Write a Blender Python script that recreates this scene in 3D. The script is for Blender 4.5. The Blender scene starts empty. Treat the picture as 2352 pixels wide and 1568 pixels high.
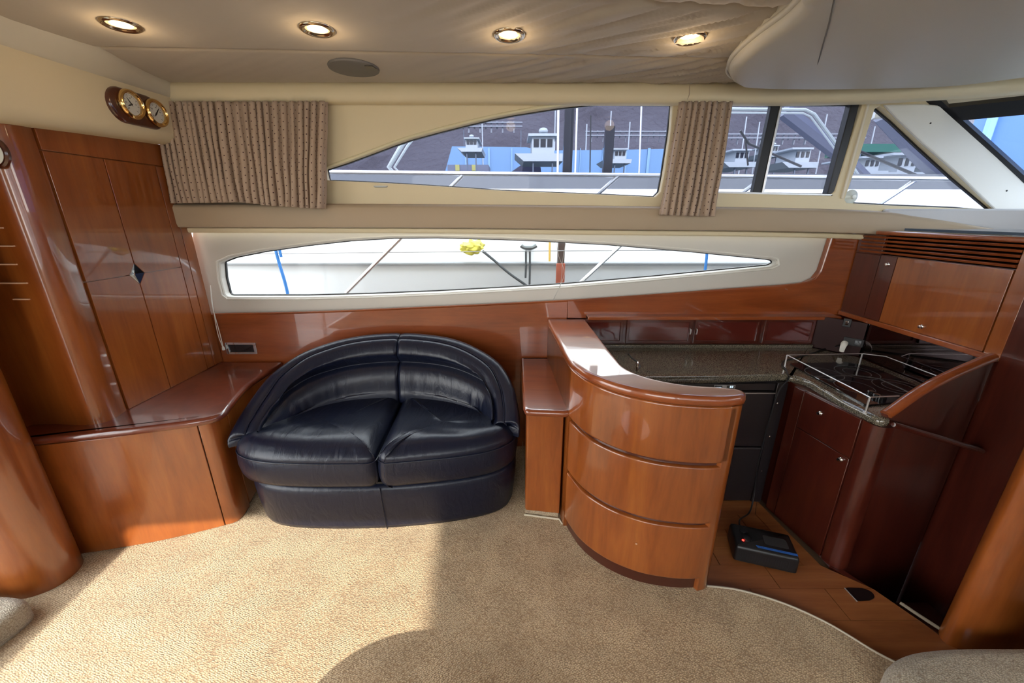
import bpy, bmesh, math, random
from mathutils import Vector, Matrix, noise
random.seed(7)
C = bpy.context.scene.collection
S = bpy.context.scene
PI = math.pi
# ------------------------------------------------------------------ camera, world, sun, exposure
PITCH = math.radians(18); FPX = 900.0; EYE = 1.40
cd = bpy.data.cameras.new('camera'); cam = bpy.data.objects.new('camera', cd); C.objects.link(cam)
cam.location = (0, 0, EYE); cam.rotation_euler = (PI/2 - PITCH, 0, 0)
cd.sensor_width = 36; cd.lens = FPX/2352*36; cd.clip_start = .02; cd.clip_end = 500
S.camera = cam
S.view_settings.view_transform = 'Standard'; S.view_settings.look = 'None'
S.view_settings.exposure = 1.3; S.view_settings.gamma = 1; S.view_settings.use_curve_mapping = False
w = bpy.data.worlds.new('sky'); S.world = w; w.use_nodes = True
nt = w.node_tree; bg = nt.nodes['Background']
tc = nt.nodes.new('ShaderNodeTexCoord'); sp = nt.nodes.new('ShaderNodeSeparateXYZ')
rp = nt.nodes.new('ShaderNodeValToRGB')
nt.links.new(tc.outputs['Generated'], sp.inputs[0]); nt.links.new(sp.outputs['Z'], rp.inputs[0])
rp.color_ramp.elements[0].position = 0; rp.color_ramp.elements[0].color = (1, .97, .93, 1)
rp.color_ramp.elements[1].position = .8; rp.color_ramp.elements[1].color = (.85, .92, 1, 1)
nt.links.new(rp.outputs[0], bg.inputs[0]); bg.inputs[1].default_value = 3.2
sd = bpy.data.lights.new('sun', 'SUN'); sd.energy = 3.5; sd.angle = math.radians(.5); sd.color = (1, .93, .82)
so = bpy.data.objects.new('sun', sd); C.objects.link(so); so.location = (0, -5, 6)
so.rotation_euler = Vector((-.095, 1, -.61)).to_track_quat('-Z', 'Y').to_euler()

def P(px, py, x=None, y=None, z=None):
    """ray of the photograph's pixel met with a real plane of the cabin"""
    u = (px-1176)/FPX; v = (784-py)/FPX
    d = Vector((u, math.cos(PITCH)+v*math.sin(PITCH), -math.sin(PITCH)+v*math.cos(PITCH)))
    t = x/d.x if x is not None else (y/d.y if y is not None else (z-EYE)/d.z)
    return Vector((d.x*t, d.y*t, EYE+d.z*t))
def P2(px, py, z): p = P(px, py, z=z); return (p.x, p.y)

# ------------------------------------------------------------------ materials
MATS = {}
def mat(name, col=(.5, .5, .5), rough=.5, metal=0, coat=0, coat_rough=.03, emit=None, es=1, bump=None, spec=.5, sheen=0, aniso=None):
    """bump = (scale, strength, distance, stretch)"""
    if name in MATS: return MATS[name]
    m = bpy.data.materials.new(name); m.use_nodes = True; MATS[name] = m
    n = m.node_tree; b = n.nodes['Principled BSDF']
    b.inputs['Base Color'].default_value = (*col, 1); b.inputs['Roughness'].default_value = rough
    b.inputs['Metallic'].default_value = metal; b.inputs['Coat Weight'].default_value = coat
    b.inputs['Coat Roughness'].default_value = coat_rough; b.inputs['Specular IOR Level'].default_value = spec
    b.inputs['Sheen Weight'].default_value = sheen
    if emit: b.inputs['Emission Color'].default_value = (*emit, 1); b.inputs['Emission Strength'].default_value = es
    if bump:
        t = n.nodes.new('ShaderNodeTexCoord'); mp = n.nodes.new('ShaderNodeMapping'); mp.inputs['Scale'].default_value = bump[3] if len(bump) > 3 else (1, 1, 1)
        ns = n.nodes.new('ShaderNodeTexNoise'); ns.inputs['Scale'].default_value = bump[0]; ns.inputs['Detail'].default_value = 4
        bu = n.nodes.new('ShaderNodeBump'); bu.inputs['Strength'].default_value = bump[1]; bu.inputs['Distance'].default_value = bump[2]
        n.links.new(t.outputs['Object'], mp.inputs[0]); n.links.new(mp.outputs[0], ns.inputs['Vector'])
        n.links.new(ns.outputs['Fac'], bu.inputs['Height']); n.links.new(bu.outputs[0], b.inputs['Normal'])
    return m
def N(m, t, **k):
    x = m.node_tree.nodes.new(t)
    for a, v in k.items(): setattr(x, a, v)
    return x
def wood(name, c1, c2, c3, stretch=(9, 9, 1.1), rough=.28, coat=1.0, cr=.03):
    m = mat(name, c1, rough, coat=coat, coat_rough=cr); L = m.node_tree.links
    b = m.node_tree.nodes['Principled BSDF']
    t = N(m, 'ShaderNodeTexCoord'); mp = N(m, 'ShaderNodeMapping'); mp.inputs['Scale'].default_value = stretch
    n1 = N(m, 'ShaderNodeTexNoise'); n1.inputs['Scale'].default_value = 1.4; n1.inputs['Detail'].default_value = 7; n1.inputs['Roughness'].default_value = .62; n1.inputs['Distortion'].default_value = .6
    mp2 = N(m, 'ShaderNodeMapping'); mp2.inputs['Scale'].default_value = tuple(5*s for s in stretch)
    n2 = N(m, 'ShaderNodeTexNoise'); n2.inputs['Scale'].default_value = 2; n2.inputs['Detail'].default_value = 3
    n3 = N(m, 'ShaderNodeTexNoise'); n3.inputs['Scale'].default_value = 2.2; n3.inputs['Detail'].default_value = 2
    r = N(m, 'ShaderNodeValToRGB'); e = r.color_ramp.elements
    e[0].position = .28; e[0].color = (*c2, 1); e[1].position = .72; e[1].color = (*c3, 1)
    k = e.new(.5); k.color = (*c1, 1)
    mx = N(m, 'ShaderNodeMix', data_type='RGBA', blend_type='MULTIPLY'); mx.inputs[0].default_value = .22
    r2 = N(m, 'ShaderNodeValToRGB'); r2.color_ramp.elements[0].position = .3; r2.color_ramp.elements[0].color = (.55, .5, .48, 1); r2.color_ramp.elements[1].position = .6; r2.color_ramp.elements[1].color = (1, 1, 1, 1)
    mx2 = N(m, 'ShaderNodeMix', data_type='RGBA', blend_type='MULTIPLY'); mx2.inputs[0].default_value = .45
    r3 = N(m, 'ShaderNodeValToRGB'); r3.color_ramp.elements[0].position = .35; r3.color_ramp.elements[0].color = (.6, .55, .5, 1); r3.color_ramp.elements[1].position = .62
    L.new(t.outputs['Object'], mp.inputs[0]); L.new(t.outputs['Object'], mp2.inputs[0]); L.new(t.outputs['Object'], n3.inputs['Vector'])
    L.new(mp.outputs[0], n1.inputs['Vector']); L.new(mp2.outputs[0], n2.inputs['Vector'])
    L.new(n1.outputs['Fac'], r.inputs[0]); L.new(n2.outputs['Fac'], r2.inputs[0]); L.new(n3.outputs['Fac'], r3.inputs[0])
    L.new(r.outputs[0], mx.inputs[6]); L.new(r2.outputs[0], mx.inputs[7])
    L.new(mx.outputs[2], mx2.inputs[6]); L.new(r3.outputs[0], mx2.inputs[7]); L.new(mx2.outputs[2], b.inputs['Base Color'])
    return m
CHERRY = wood('lacquered_cherry', (.29, .076, .014), (.20, .046, .008), (.36, .108, .020))
CHERRY_H = wood('lacquered_cherry_lengthwise', (.29, .068, .016), (.21, .044, .010), (.35, .093, .023), stretch=(1.1, 9, 9))
RED_TOP = wood('lacquered_red_top', (.17, .036, .017), (.12, .024, .012), (.21, .05, .022), stretch=(6, 6, 6))
MAHOG = wood('shaded_lacquered_cherry', (.080, .014, .008), (.052, .009, .005), (.11, .021, .010))  # same cherry, with the shade of galley and stairwell put into its colour
SHADED_CHERRY_H = wood('shaded_lacquered_lengthwise', (.080, .014, .008), (.052, .009, .005), (.11, .021, .010), stretch=(1.1, 9, 9))  # lengthwise grain of the shade-darkened cherry
PLANK = wood('oiled_floor_board', (.33, .11, .034), (.25, .075, .022), (.42, .16, .05), stretch=(1.2, 12, 12), rough=.4, coat=.3, cr=.2)
WALNUT = wood('dark_plaque_wood', (.07, .014, .006), (.04, .008, .004), (.1, .022, .008), stretch=(3, 12, 12))
CREAM = mat('cream_vinyl', (.72, .62, .41), .55, bump=(260, .12, .001))
TAN = mat('tan_vinyl', (.40, .31, .21), .6, bump=(260, .12, .001))
GREYV = mat('pale_grey_vinyl', (.58, .56, .51), .5, bump=(260, .12, .001))
COVE = mat('stone_vinyl', (.62, .57, .45), .6, bump=(260, .1, .001))
WHITEV = mat('white_moulding', (.70, .69, .64), .4)
HEAD = mat('suede_headliner', (.46, .40, .315), .9, bump=(9, .25, .01), sheen=.2)
OVER = mat('stone_overhead_vinyl', (.52, .48, .385), .55, bump=(300, .1, .001))
BLACK = mat('black_rubber', (.012, .012, .014), .45)
BLKGL = mat('black_gloss', (.006, .006, .008), .06, coat=.5)
FRIDGE = mat('black_fridge_laminate', (.016, .013, .015), .3, coat=.3, coat_rough=.15)
CHROME = mat('chrome', (.85, .85, .84), .08, metal=1)
STEEL = mat('polished_steel_tube', (.75, .75, .75), .4, metal=1)
BRASS = mat('polished_brass', (.82, .55, .22), .12, metal=1)
WHITEP = mat('white_plastic', (.75, .75, .70), .4)
GAP = mat('shadow_gap', (.02, .008, .005), .8)
def leather():
    m = mat('navy_leather', (.0050, .0075, .021), .34, coat=.1, coat_rough=.25, spec=.38); L = m.node_tree.links; b = m.node_tree.nodes['Principled BSDF']
    t = N(m, 'ShaderNodeTexCoord'); v = N(m, 'ShaderNodeTexVoronoi'); v.inputs['Scale'].default_value = 260
    n = N(m, 'ShaderNodeTexNoise'); n.inputs['Scale'].default_value = 14; n.inputs['Detail'].default_value = 5; n.inputs['Distortion'].default_value = 1.2
    mp = N(m, 'ShaderNodeMapping'); mp.inputs['Scale'].default_value = (1.6, .5, .7)
    b1 = N(m, 'ShaderNodeBump'); b1.inputs['Strength'].default_value = .12; b1.inputs['Distance'].default_value = .001
    b2 = N(m, 'ShaderNodeBump'); b2.inputs['Strength'].default_value = .35; b2.inputs['Distance'].default_value = .01
    L.new(t.outputs['Object'], v.inputs['Vector']); L.new(t.outputs['Object'], mp.inputs[0]); L.new(mp.outputs[0], n.inputs['Vector'])
    L.new(v.outputs['Distance'], b1.inputs['Height']); L.new(n.outputs['Fac'], b2.inputs['Height']); L.new(b1.outputs[0], b2.inputs['Normal']); L.new(b2.outputs[0], b.inputs['Normal'])
    return m
LEATHER = leather()
def carpet_mat(name, col, col2, s, spread=.30):
    m = mat(name, col, .95, sheen=.3); L = m.node_tree.links; b = m.node_tree.nodes['Principled BSDF']
    t = N(m, 'ShaderNodeTexCoord'); nz = N(m, 'ShaderNodeTexNoise'); nz.inputs['Scale'].default_value = 30
    dv = N(m, 'ShaderNodeMix', data_type='RGBA'); dv.inputs[0].default_value = .012
    v = N(m, 'ShaderNodeTexVoronoi'); v.inputs['Scale'].default_value = s; v.inputs['Randomness'].default_value = .55
    mp = N(m, 'ShaderNodeMapping'); mp.inputs['Rotation'].default_value = (0, 0, .5); mp.inputs['Scale'].default_value = (.85, 1.3, .8)
    L.new(t.outputs['Object'], dv.inputs[6]); L.new(nz.outputs['Color'], dv.inputs[7]); L.new(dv.outputs[2], mp.inputs[0]); L.new(mp.outputs[0], v.inputs['Vector'])
    r = N(m, 'ShaderNodeValToRGB'); r.color_ramp.elements[0].position = .25; r.color_ramp.elements[0].color = (*col, 1); r.color_ramp.elements[1].position = .72; r.color_ramp.elements[1].color = (*col2, 1)
    inv = N(m, 'ShaderNodeMath', operation='SUBTRACT'); inv.inputs[0].default_value = 1
    bu = N(m, 'ShaderNodeBump'); bu.inputs['Strength'].default_value = .8; bu.inputs['Distance'].default_value = .004
    big = N(m, 'ShaderNodeTexNoise'); big.inputs['Scale'].default_value = 7; big.inputs['Detail'].default_value = 5
    br = N(m, 'ShaderNodeMapRange'); br.inputs[1].default_value = .3; br.inputs[2].default_value = .7; br.inputs[3].default_value = .86; br.inputs[4].default_value = 1.06
    mu = N(m, 'ShaderNodeMix', data_type='RGBA', blend_type='MULTIPLY'); mu.inputs[0].default_value = 1
    L.new(v.outputs['Distance'], r.inputs[0]); L.new(v.outputs['Distance'], inv.inputs[1]); L.new(inv.outputs[0], bu.inputs['Height'])
    L.new(t.outputs['Object'], big.inputs['Vector']); L.new(big.outputs['Fac'], br.inputs[0]); L.new(r.outputs[0], mu.inputs[6]); L.new(br.outputs[0], mu.inputs[7])
    L.new(mu.outputs[2], b.inputs['Base Color']); L.new(bu.outputs[0], b.inputs['Normal'])
    return m
CARPET = carpet_mat('berber_carpet', (.62, .465, .28), (.32, .205, .105), 170)
BOUCLE = carpet_mat('beige_woven_upholstery', (.50, .43, .32), (.27, .21, .14), 190)
def granite():
    m = mat('speckled_granite', (.06, .055, .045), .12, coat=.6, coat_rough=.05); L = m.node_tree.links; b = m.node_tree.nodes['Principled BSDF']
    t = N(m, 'ShaderNodeTexCoord'); v = N(m, 'ShaderNodeTexNoise'); v.inputs['Scale'].default_value = 380; v.inputs['Detail'].default_value = 2
    r = N(m, 'ShaderNodeValToRGB'); r.color_ramp.interpolation = 'LINEAR'; e = r.color_ramp.elements
    e[0].position = .36; e[0].color = (.022, .02, .017, 1); e[1].position = .66; e[1].color = (.32, .28, .2, 1); k = e.new(.5); k.color = (.085, .076, .058, 1)
    L.new(t.outputs['Object'], v.inputs['Vector']); L.new(v.outputs['Fac'], r.inputs[0]); L.new(r.outputs[0], b.inputs['Base Color'])
    return m
GRANITE = granite()
def glass(name, tint=(.9, .95, .95), ior=1.45):
    m = bpy.data.materials.new(name); m.use_nodes = True; n = m.node_tree; n.nodes.clear()
    o = n.nodes.new('ShaderNodeOutputMaterial'); mx = n.nodes.new('ShaderNodeMixShader'); t = n.nodes.new('ShaderNodeBsdfTransparent'); g = n.nodes.new('ShaderNodeBsdfGlossy')
    f = n.nodes.new('ShaderNodeFresnel'); ge = n.nodes.new('ShaderNodeNewGeometry'); mr = n.nodes.new('ShaderNodeMapRange')
    mr.inputs[3].default_value = ior; mr.inputs[4].default_value = 1/ior; n.links.new(ge.outputs['Backfacing'], mr.inputs[0]); n.links.new(mr.outputs[0], f.inputs[0]); t.inputs[0].default_value = (*tint, 1); g.inputs['Roughness'].default_value = .01
    n.links.new(f.outputs[0], mx.inputs[0]); n.links.new(t.outputs[0], mx.inputs[1]); n.links.new(g.outputs[0], mx.inputs[2]); n.links.new(mx.outputs[0], o.inputs[0])
    return m
GLASS = glass('clear_pane'); TINT = glass('smoked_pane', (.56, .59, .66), 1.22); CLEAR = glass('port_pane', (.97, .98, .98), 1.15)
def curtain_mat():
    m = mat('dotted_curtain_cloth', (.40, .30, .22), .85, sheen=.2); L = m.node_tree.links; b = m.node_tree.nodes['Principled BSDF']
    t = N(m, 'ShaderNodeTexCoord'); s = N(m, 'ShaderNodeVectorMath', operation='MULTIPLY'); s.inputs[1].default_value = (1/.034, 1/.034, 0)
    L.new(t.outputs['UV'], s.inputs[0])
    outs = []
    for off in ((0, 0, 0), (.5, .5, 0)):
        a = N(m, 'ShaderNodeVectorMath', operation='ADD'); a.inputs[1].default_value = off
        f = N(m, 'ShaderNodeVectorMath', operation='FRACTION'); d = N(m, 'ShaderNodeVectorMath', operation='DISTANCE'); d.inputs[1].default_value = (.5, .5, 0)
        c = N(m, 'ShaderNodeMath', operation='LESS_THAN'); c.inputs[1].default_value = .075
        L.new(s.outputs[0], a.inputs[0]); L.new(a.outputs[0], f.inputs[0]); L.new(f.outputs[0], d.inputs[0]); L.new(d.outputs['Value'], c.inputs[0]); outs.append(c)
    mxx = N(m, 'ShaderNodeMath', operation='MAXIMUM'); L.new(outs[0].outputs[0], mxx.inputs[0]); L.new(outs[1].outputs[0], mxx.inputs[1])
    mx = N(m, 'ShaderNodeMix', data_type='RGBA'); mx.inputs[6].default_value = (.42, .315, .235, 1); mx.inputs[7].default_value = (.06, .02, .02, 1)
    L.new(mxx.outputs[0], mx.inputs[0]); L.new(mx.outputs[2], b.inputs['Base Color'])
    w_ = N(m, 'ShaderNodeTexNoise'); w_.inputs['Scale'].default_value = 500; bu = N(m, 'ShaderNodeBump'); bu.inputs['Strength'].default_value = .1; bu.inputs['Distance'].default_value = .001
    L.new(t.outputs['Object'], w_.inputs['Vector']); L.new(w_.outputs['Fac'], bu.inputs['Height']); L.new(bu.outputs[0], b.inputs['Normal'])
    return m
CURTAIN = curtain_mat()
MIRROR = mat('smoked_mirror', (.16, .13, .14), .03, metal=1)
GEL = mat('white_gelcoat', (.66, .67, .68), .35)
GEL2 = mat('pale_hull_gelcoat', (.54, .56, .58), .35)
DARKHILL = mat('dark_wooded_bank', (.050, .045, .058), 1, bump=(2, 1, .3))
BLUEW = mat('sky_backdrop_blue', (.10, .20, .36), .5)
BLUEW2 = mat('sky_backdrop_bright_blue', (.15, .27, .45), .45)
SMOKE = mat('smoked_acrylic', (.02, .02, .026), .15)
GREYW = mat('weathered_white_timber', (.17, .18, .21), .7)
BOATW = mat('distant_white_gelcoat', (.30, .33, .36), .5)
GREENC = mat('green_canvas', (.02, .10, .08), .8)

# ------------------------------------------------------------------ object helpers
ORG = {}
def tag(o, label=None, cat=None, group=None, kind=None):
    for k, v in (('label', label), ('category', cat), ('group', group), ('kind', kind)):
        if v: o[k] = v
    return o
def thing(name, loc, label, cat, group=None):
    o = bpy.data.objects.new(name, None); o.empty_display_size = .05; C.objects.link(o); o.location = loc; ORG[o] = Vector(loc)
    return tag(o, label, cat, group)
def finish(bm, name, m, parent=None, smooth=35, bevel=None, sub=0, solid=None):
    """world-space bmesh -> one linked mesh object"""
    org = ORG.get(parent, Vector((0, 0, 0)))
    if parent is None and bm.verts:
        n = len(bm.verts); xs = [v.co.x for v in bm.verts]; ys = [v.co.y for v in bm.verts]; zs = [v.co.z for v in bm.verts]
        org = Vector(((min(xs)+max(xs))/2, (min(ys)+max(ys))/2, min(zs)))
    bmesh.ops.translate(bm, verts=bm.verts, vec=-org)
    me = bpy.data.meshes.new(name); bm.to_mesh(me); bm.free()
    if smooth:
        for p in me.polygons: p.use_smooth = True
        me.set_sharp_from_angle(angle=math.radians(smooth))
    for mm in (m if isinstance(m, (list, tuple)) else [m]): me.materials.append(mm)
    o = bpy.data.objects.new(name, me); C.objects.link(o)
    if parent is None: o.location = org
    else: o.parent = parent
    ORG[o] = org
    if bevel:
        b = o.modifiers.new('bevel', 'BEVEL'); b.width = bevel; b.segments = 2; b.limit_method = 'ANGLE'; b.angle_limit = math.radians(40)
    if sub:
        s = o.modifiers.new('sub', 'SUBSURF'); s.levels = sub; s.render_levels = sub
    return o
def struct(name, bm, m, parent=None, **k):
    o = finish(bm, name, m, parent, **k)
    if parent is None: o['kind'] = 'structure'
    return o
def BM(): return bmesh.new()
def box(bm, x0, x1, y0, y1, z0, z1):
    vs = [bm.verts.new(p) for p in ((x0,y0,z0),(x1,y0,z0),(x1,y1,z0),(x0,y1,z0),(x0,y0,z1),(x1,y0,z1),(x1,y1,z1),(x0,y1,z1))]
    for f in ((0,3,2,1),(4,5,6,7),(0,1,5,4),(1,2,6,5),(2,3,7,6),(3,0,4,7)): bm.faces.new([vs[i] for i in f])
    return bm
def hexa(bm, pts):
    vs = [bm.verts.new(p) for p in pts]
    for f in ((0,3,2,1),(4,5,6,7),(0,1,5,4),(1,2,6,5),(2,3,7,6),(3,0,4,7)): bm.faces.new([vs[i] for i in f])
    bmesh.ops.recalc_face_normals(bm, faces=bm.faces)
    return bm
def loft(bm, rings, closed=True, cap=True):
    rs = [[bm.verts.new(p) for p in r] for r in rings]; n = len(rs[0])
    for a, b in zip(rs, rs[1:]):
        for i in range(n if closed else n-1):
            j = (i+1) % n; bm.faces.new((a[i], a[j], b[j], b[i]))
    if cap and closed:
        bm.faces.new(list(reversed(rs[0]))); bm.faces.new(rs[-1])
    bmesh.ops.recalc_face_normals(bm, faces=bm.faces)
    return bm
def crom(pts, n=8, closed=False):
    pts = [Vector(p) for p in pts]; out = []; m = len(pts)
    seg = m if closed else m-1
    for i in range(seg):
        if closed: p0, p1, p2, p3 = pts[(i-1) % m], pts[i], pts[(i+1) % m], pts[(i+2) % m]
        else: p0, p1, p2, p3 = pts[max(i-1, 0)], pts[i], pts[i+1], pts[min(i+2, m-1)]
        for k in range(n):
            t = k/n; out.append(.5*((2*p1)+(-p0+p2)*t+(2*p0-5*p1+4*p2-p3)*t*t+(-p0+3*p1-3*p2+p3)*t**3))
    if not closed: out.append(pts[-1])
    return out
def tube(bm, pts, r, n=8, rf=None):
    pts = [Vector(p) for p in pts]; rings = []; up = None
    for i, p in enumerate(pts):
        d = (pts[min(i+1, len(pts)-1)]-pts[max(i-1, 0)]).normalized()
        if up is None: up = d.orthogonal().normalized()
        up = (up-d*up.dot(d)).normalized(); s = d.cross(up); rr = rf(i/(len(pts)-1)) if rf else r
        rings.append([p+up*math.cos(2*PI*k/n)*rr+s*math.sin(2*PI*k/n)*rr for k in range(n)])
    return loft(bm, rings)
def prism(bm, pts, z0, z1):
    return loft(bm, [[(p[0], p[1], z0) for p in pts], [(p[0], p[1], z1) for p in pts]])
def rnd(pts, r, n=4):
    """round the corners of a closed 2D outline"""
    out = []; m = len(pts)
    for i in range(m):
        a, b, c = Vector(pts[i-1]), Vector(pts[i]), Vector(pts[(i+1) % m])
        ra = min(r, (a-b).length*.45); rc = min(r, (c-b).length*.45)
        p, q = b+(a-b).normalized()*ra, b+(c-b).normalized()*rc
        for k in range(n+1):
            t = k/n; out.append((1-t)**2*p+2*t*(1-t)*b+t*t*q)
    return out
def plate(bm, outer, holes, fn, thick):
    """outer/holes = 2D loops; fn(a,b,d) maps plane coords and depth to 3D; holes stay open"""
    E = []
    for lp in [outer]+list(holes):
        vs = [bm.verts.new((p[0], p[1], 0)) for p in lp]
        for i in range(len(vs)): E.append(bm.edges.new((vs[i], vs[(i+1) % len(vs)])))
    bmesh.ops.triangle_fill(bm, use_beauty=True, use_dissolve=False, edges=E)
    r = bmesh.ops.extrude_face_region(bm, geom=bm.faces[:])
    for v in [g for g in r['geom'] if isinstance(g, bmesh.types.BMVert)]: v.co.z = thick
    for v in bm.verts: v.co = Vector(fn(v.co.x, v.co.y, v.co.z))
    bmesh.ops.recalc_face_normals(bm, faces=bm.faces)
    return bm
def inset(pts, d):
    """offset a closed 2D outline inward"""
    m = len(pts); V = [Vector(p[:2]) for p in pts]; out = []
    ar = sum(V[i].x*V[(i+1) % m].y-V[(i+1) % m].x*V[i].y for i in range(m)); sg = 1 if ar > 0 else -1
    for i in range(m):
        t = (V[(i+1) % m]-V[i-1]); t = t.normalized() if t.length > 1e-9 else Vector((1, 0))
        out.append(V[i]+Vector((-t.y, t.x))*d*sg)
    return out
def pillow(bm, outline, z0, z1, r, crown=0, rb=.008, rings=6, zf=None, wr=None):
    """soft slab from a smooth 2D outline: rounded rim of radius r and a crown that grows to the middle"""
    c = sum((Vector(p[:2]) for p in outline), Vector((0, 0)))/len(outline)
    L_ = [(inset(outline, rb), z0), (inset(outline, rb*.3), z0+rb*.3), (outline, z0+rb)]
    for k in range(5):
        a = k/4*PI/2; L_.append((inset(outline, r*(1-math.cos(a))), z1-r+r*math.sin(a)))
    base = inset(outline, r)
    for k in range(1, rings):
        t = k/rings; L_.append(([p.lerp(c, t) for p in base], z1+crown*math.sin(t*PI/2)))
    R = []
    for o, z in L_:
        R.append([Vector((p[0], p[1], z+(zf(p[0], p[1]) if zf and z > z0+rb*1.5 else 0))) for p in o])
    rs = [[bm.verts.new(p) for p in q] for q in R]; n = len(outline)
    for a, b in zip(rs, rs[1:]):
        for i in range(n): bm.faces.new((a[i], a[(i+1) % n], b[(i+1) % n], b[i]))
    bm.faces.new(list(reversed(rs[0])))
    cv = bm.verts.new((c.x, c.y, z1+crown+(zf(c.x, c.y) if zf else 0)))
    for i in range(n): bm.faces.new((rs[-1][i], rs[-1][(i+1) % n], cv))
    bmesh.ops.recalc_face_normals(bm, faces=bm.faces)
    return bm
def lathe(bm, prof, M, n=24):
    """prof = (r, h) list spun about local z, placed by matrix M"""
    return loft(bm, [[M @ Vector((r*math.cos(2*PI*k/n), r*math.sin(2*PI*k/n), h)) for k in range(n)] for r, h in prof])
def face_M(loc, normal, up=(0, 0, 1)):
    z = Vector(normal).normalized(); u = Vector(up); x = u.cross(z).normalized(); y = z.cross(x)
    return Matrix.Translation(loc) @ Matrix((x, y, z)).transposed().to_4x4()
def xz(y, s=1): return lambda a, b, d: (a, y+d*s, b)
def yz(x, s=1): return lambda a, b, d: (x+d*s, a, b)
def knob(name, loc, normal, parent, label=None, r=.0075):
    bm = BM(); lathe(bm, [(r*1.25, 0), (r*1.3, .002), (r*1.1, .004), (r*.6, .005), (r*.7, .007), (r, .009), (r*.9, .012), (r*.4, .013)], face_M(loc, normal), 20)
    return finish(bm, name, CHROME, parent, smooth=50)

# ================================================================== SETTING
WY = 2.16                              # inner face of the starboard side
# --- floor: sub-floor, carpet, boards
bm = BM(); box(bm, -2.3, 1.37, -1.6, 2.25, -.12, -.05)
floor = struct('floor', bm, mat('subfloor', (.12, .07, .04), .8))
edge = [P2(1624, 1345, 0), P2(1700, 1355, 0), P2(1800, 1385, 0), P2(1900, 1430, 0), P2(2000, 1490, 0), P2(2040, 1512, 0), (1.40, .78), (1.55, .5), (1.62, 0)]
edge_c = [tuple(p[:2]) for p in crom([(*e, 0) for e in edge], 6)]
co = [(-2.3, -1.6), (1.62, -1.6)] + list(reversed(edge_c)) + [(.70, 1.20), (.60, 1.22), (.45, 1.26), (.34, 1.36), (.26, 1.52), (.25, 2.2), (-2.3, 2.2)]
bm = BM(); plate(bm, co, [], lambda a, b, d: (a, b, -.049+d), .049)
finish(bm, 'carpet', CARPET, floor, smooth=0)
bm = BM(); tube(bm, [(p[0], p[1], -.006) for p in edge_c], .008, 8)
finish(bm, 'carpet_binding', mat('pale_binding_cord', (.62, .55, .42), .9), floor)
def xr(y):
    pts = [(1.70, 1.285), (1.28, 1.325), (1.279, 1.41), (.98, 1.545), (.5, 1.62), (-1.6, 1.7)]
    for (a, b), (c_, d) in zip(pts, pts[1:]):
        if y >= c_: return b+(d-b)*(a-y)/(a-c_)
    return 1.7
def board(pts, k):
    bm = BM(); ins = inset(pts, .0012)
    # keep corners: shrink each polygon slightly towards its centre
    c = sum((Vector(p) for p in pts), Vector((0, 0)))/len(pts)
    q = [Vector(p)+(c-Vector(p)).normalized()*.002 for p in pts]
    dz = random.uniform(0, .0012)
    prism(bm, q, -.049, -.030+dz)
    finish(bm, 'plank', PLANK, floor, smooth=0)
ys = [.2, .36, .52, .68, .80, .93, 1.06, 1.19, 1.30, 1.40, 1.50, 1.60]
for i, (a, b) in enumerate(zip(ys, ys[1:])):
    bo = .075 if a >= 1.28 else 0
    xs = [.30 if a > 1.35 else .55, .83+.31*((i*37) % 5)/5, 0]
    x_end_a, x_end_b = xr(a+.001)-bo, xr(b-.001)-bo
    board([(xs[0], a), (xs[1], a), (xs[1], b), (xs[0], b)], i)
    if a >= .9 and a < 1.25 and i % 2:
        board([(xs[1], a), (x_end_a, a), (x_end_b, b), (xs[1], b)], i)
    else:
        xm = min(xs[1]+.30, x_end_a-.1)
        board([(xs[1], a), (xm, a), (xm, b), (xs[1], b)], i); board([(xm, a), (x_end_a, a), (x_end_b, b), (xm, b)], i)
board([(.30, 1.60), (xr(1.6)-.075, 1.60), (xr(1.68), 1.70), (.30, 1.70)], 0)
board([(xr(1.30)-.075, 1.30), (xr(1.30), 1.28), (xr(1.70), 1.70), (xr(1.6)-.075, 1.60)], 0)
# --- starboard upper side: one shell with real window openings
def W(pts, y=WY): return [(P(a, b, y=y).x, P(a, b, y=y).z) for a, b in pts]
UP = W([(746,388),(790,374),(850,352),(900,333),(941,319),(1000,303),(1079,283),(1130,271),(1182,261),(1285,245),(1378,235),(1545,237),(1540,300),(1525,400),(1517,440),(1505,452),(1400,447),(1148,437),(1050,430),(941,423),(850,418),(752,414)])
W2 = W([(1560,237),(1768,238),(1730,445),(1530,440)]); W2 = W([(1562,237),(1982,237),(1952,330),(1917,440),(1908,446),(1640,441),(1532,438)])
TRI = W([(2022,243),(2060,275),(2120,332),(2200,405),(2288,480),(2200,478),(2050,472),(1946,466),(1941,458),(1975,360),(2010,250)])
outer = W([(2165, 240), (2352, 415), (2460, 515)]); outer = [(-1.74, 1.99), (-1.74, 1.38), (outer[2][0], 1.38), outer[2], outer[1], outer[0], (outer[0][0], 1.99)]
bm = BM(); plate(bm, outer, [UP, W2, TRI], xz(WY), .055)
wall_up = struct('wall_starboard_upper', bm, CREAM, bevel=.006, smooth=0)
def frame(name, loop, wdt, y0, y1, m, parent):
    bm = BM(); plate(bm, inset(loop, -.002), [inset(loop, wdt)], xz(y0), y1-y0); return finish(bm, name, m, parent, smooth=0)
def window(i, loop, y, gm, fm=BLACK, wdt=.005):
    bm = BM(); plate(bm, inset(loop, -.004), [inset(loop, wdt)], xz(y), .012)
    w_ = struct('window_%d' % i, bm, fm, smooth=0)
    bm = BM(); plate(bm, loop, [], xz(y+.005), .003); finish(bm, 'pane', gm, w_, smooth=0)
    return w_
win1 = window(1, UP, WY+.03, TINT); win2 = window(2, W2, WY+.03, TINT); win3 = window(3, TRI, WY+.03, TINT, wdt=.008)
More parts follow.
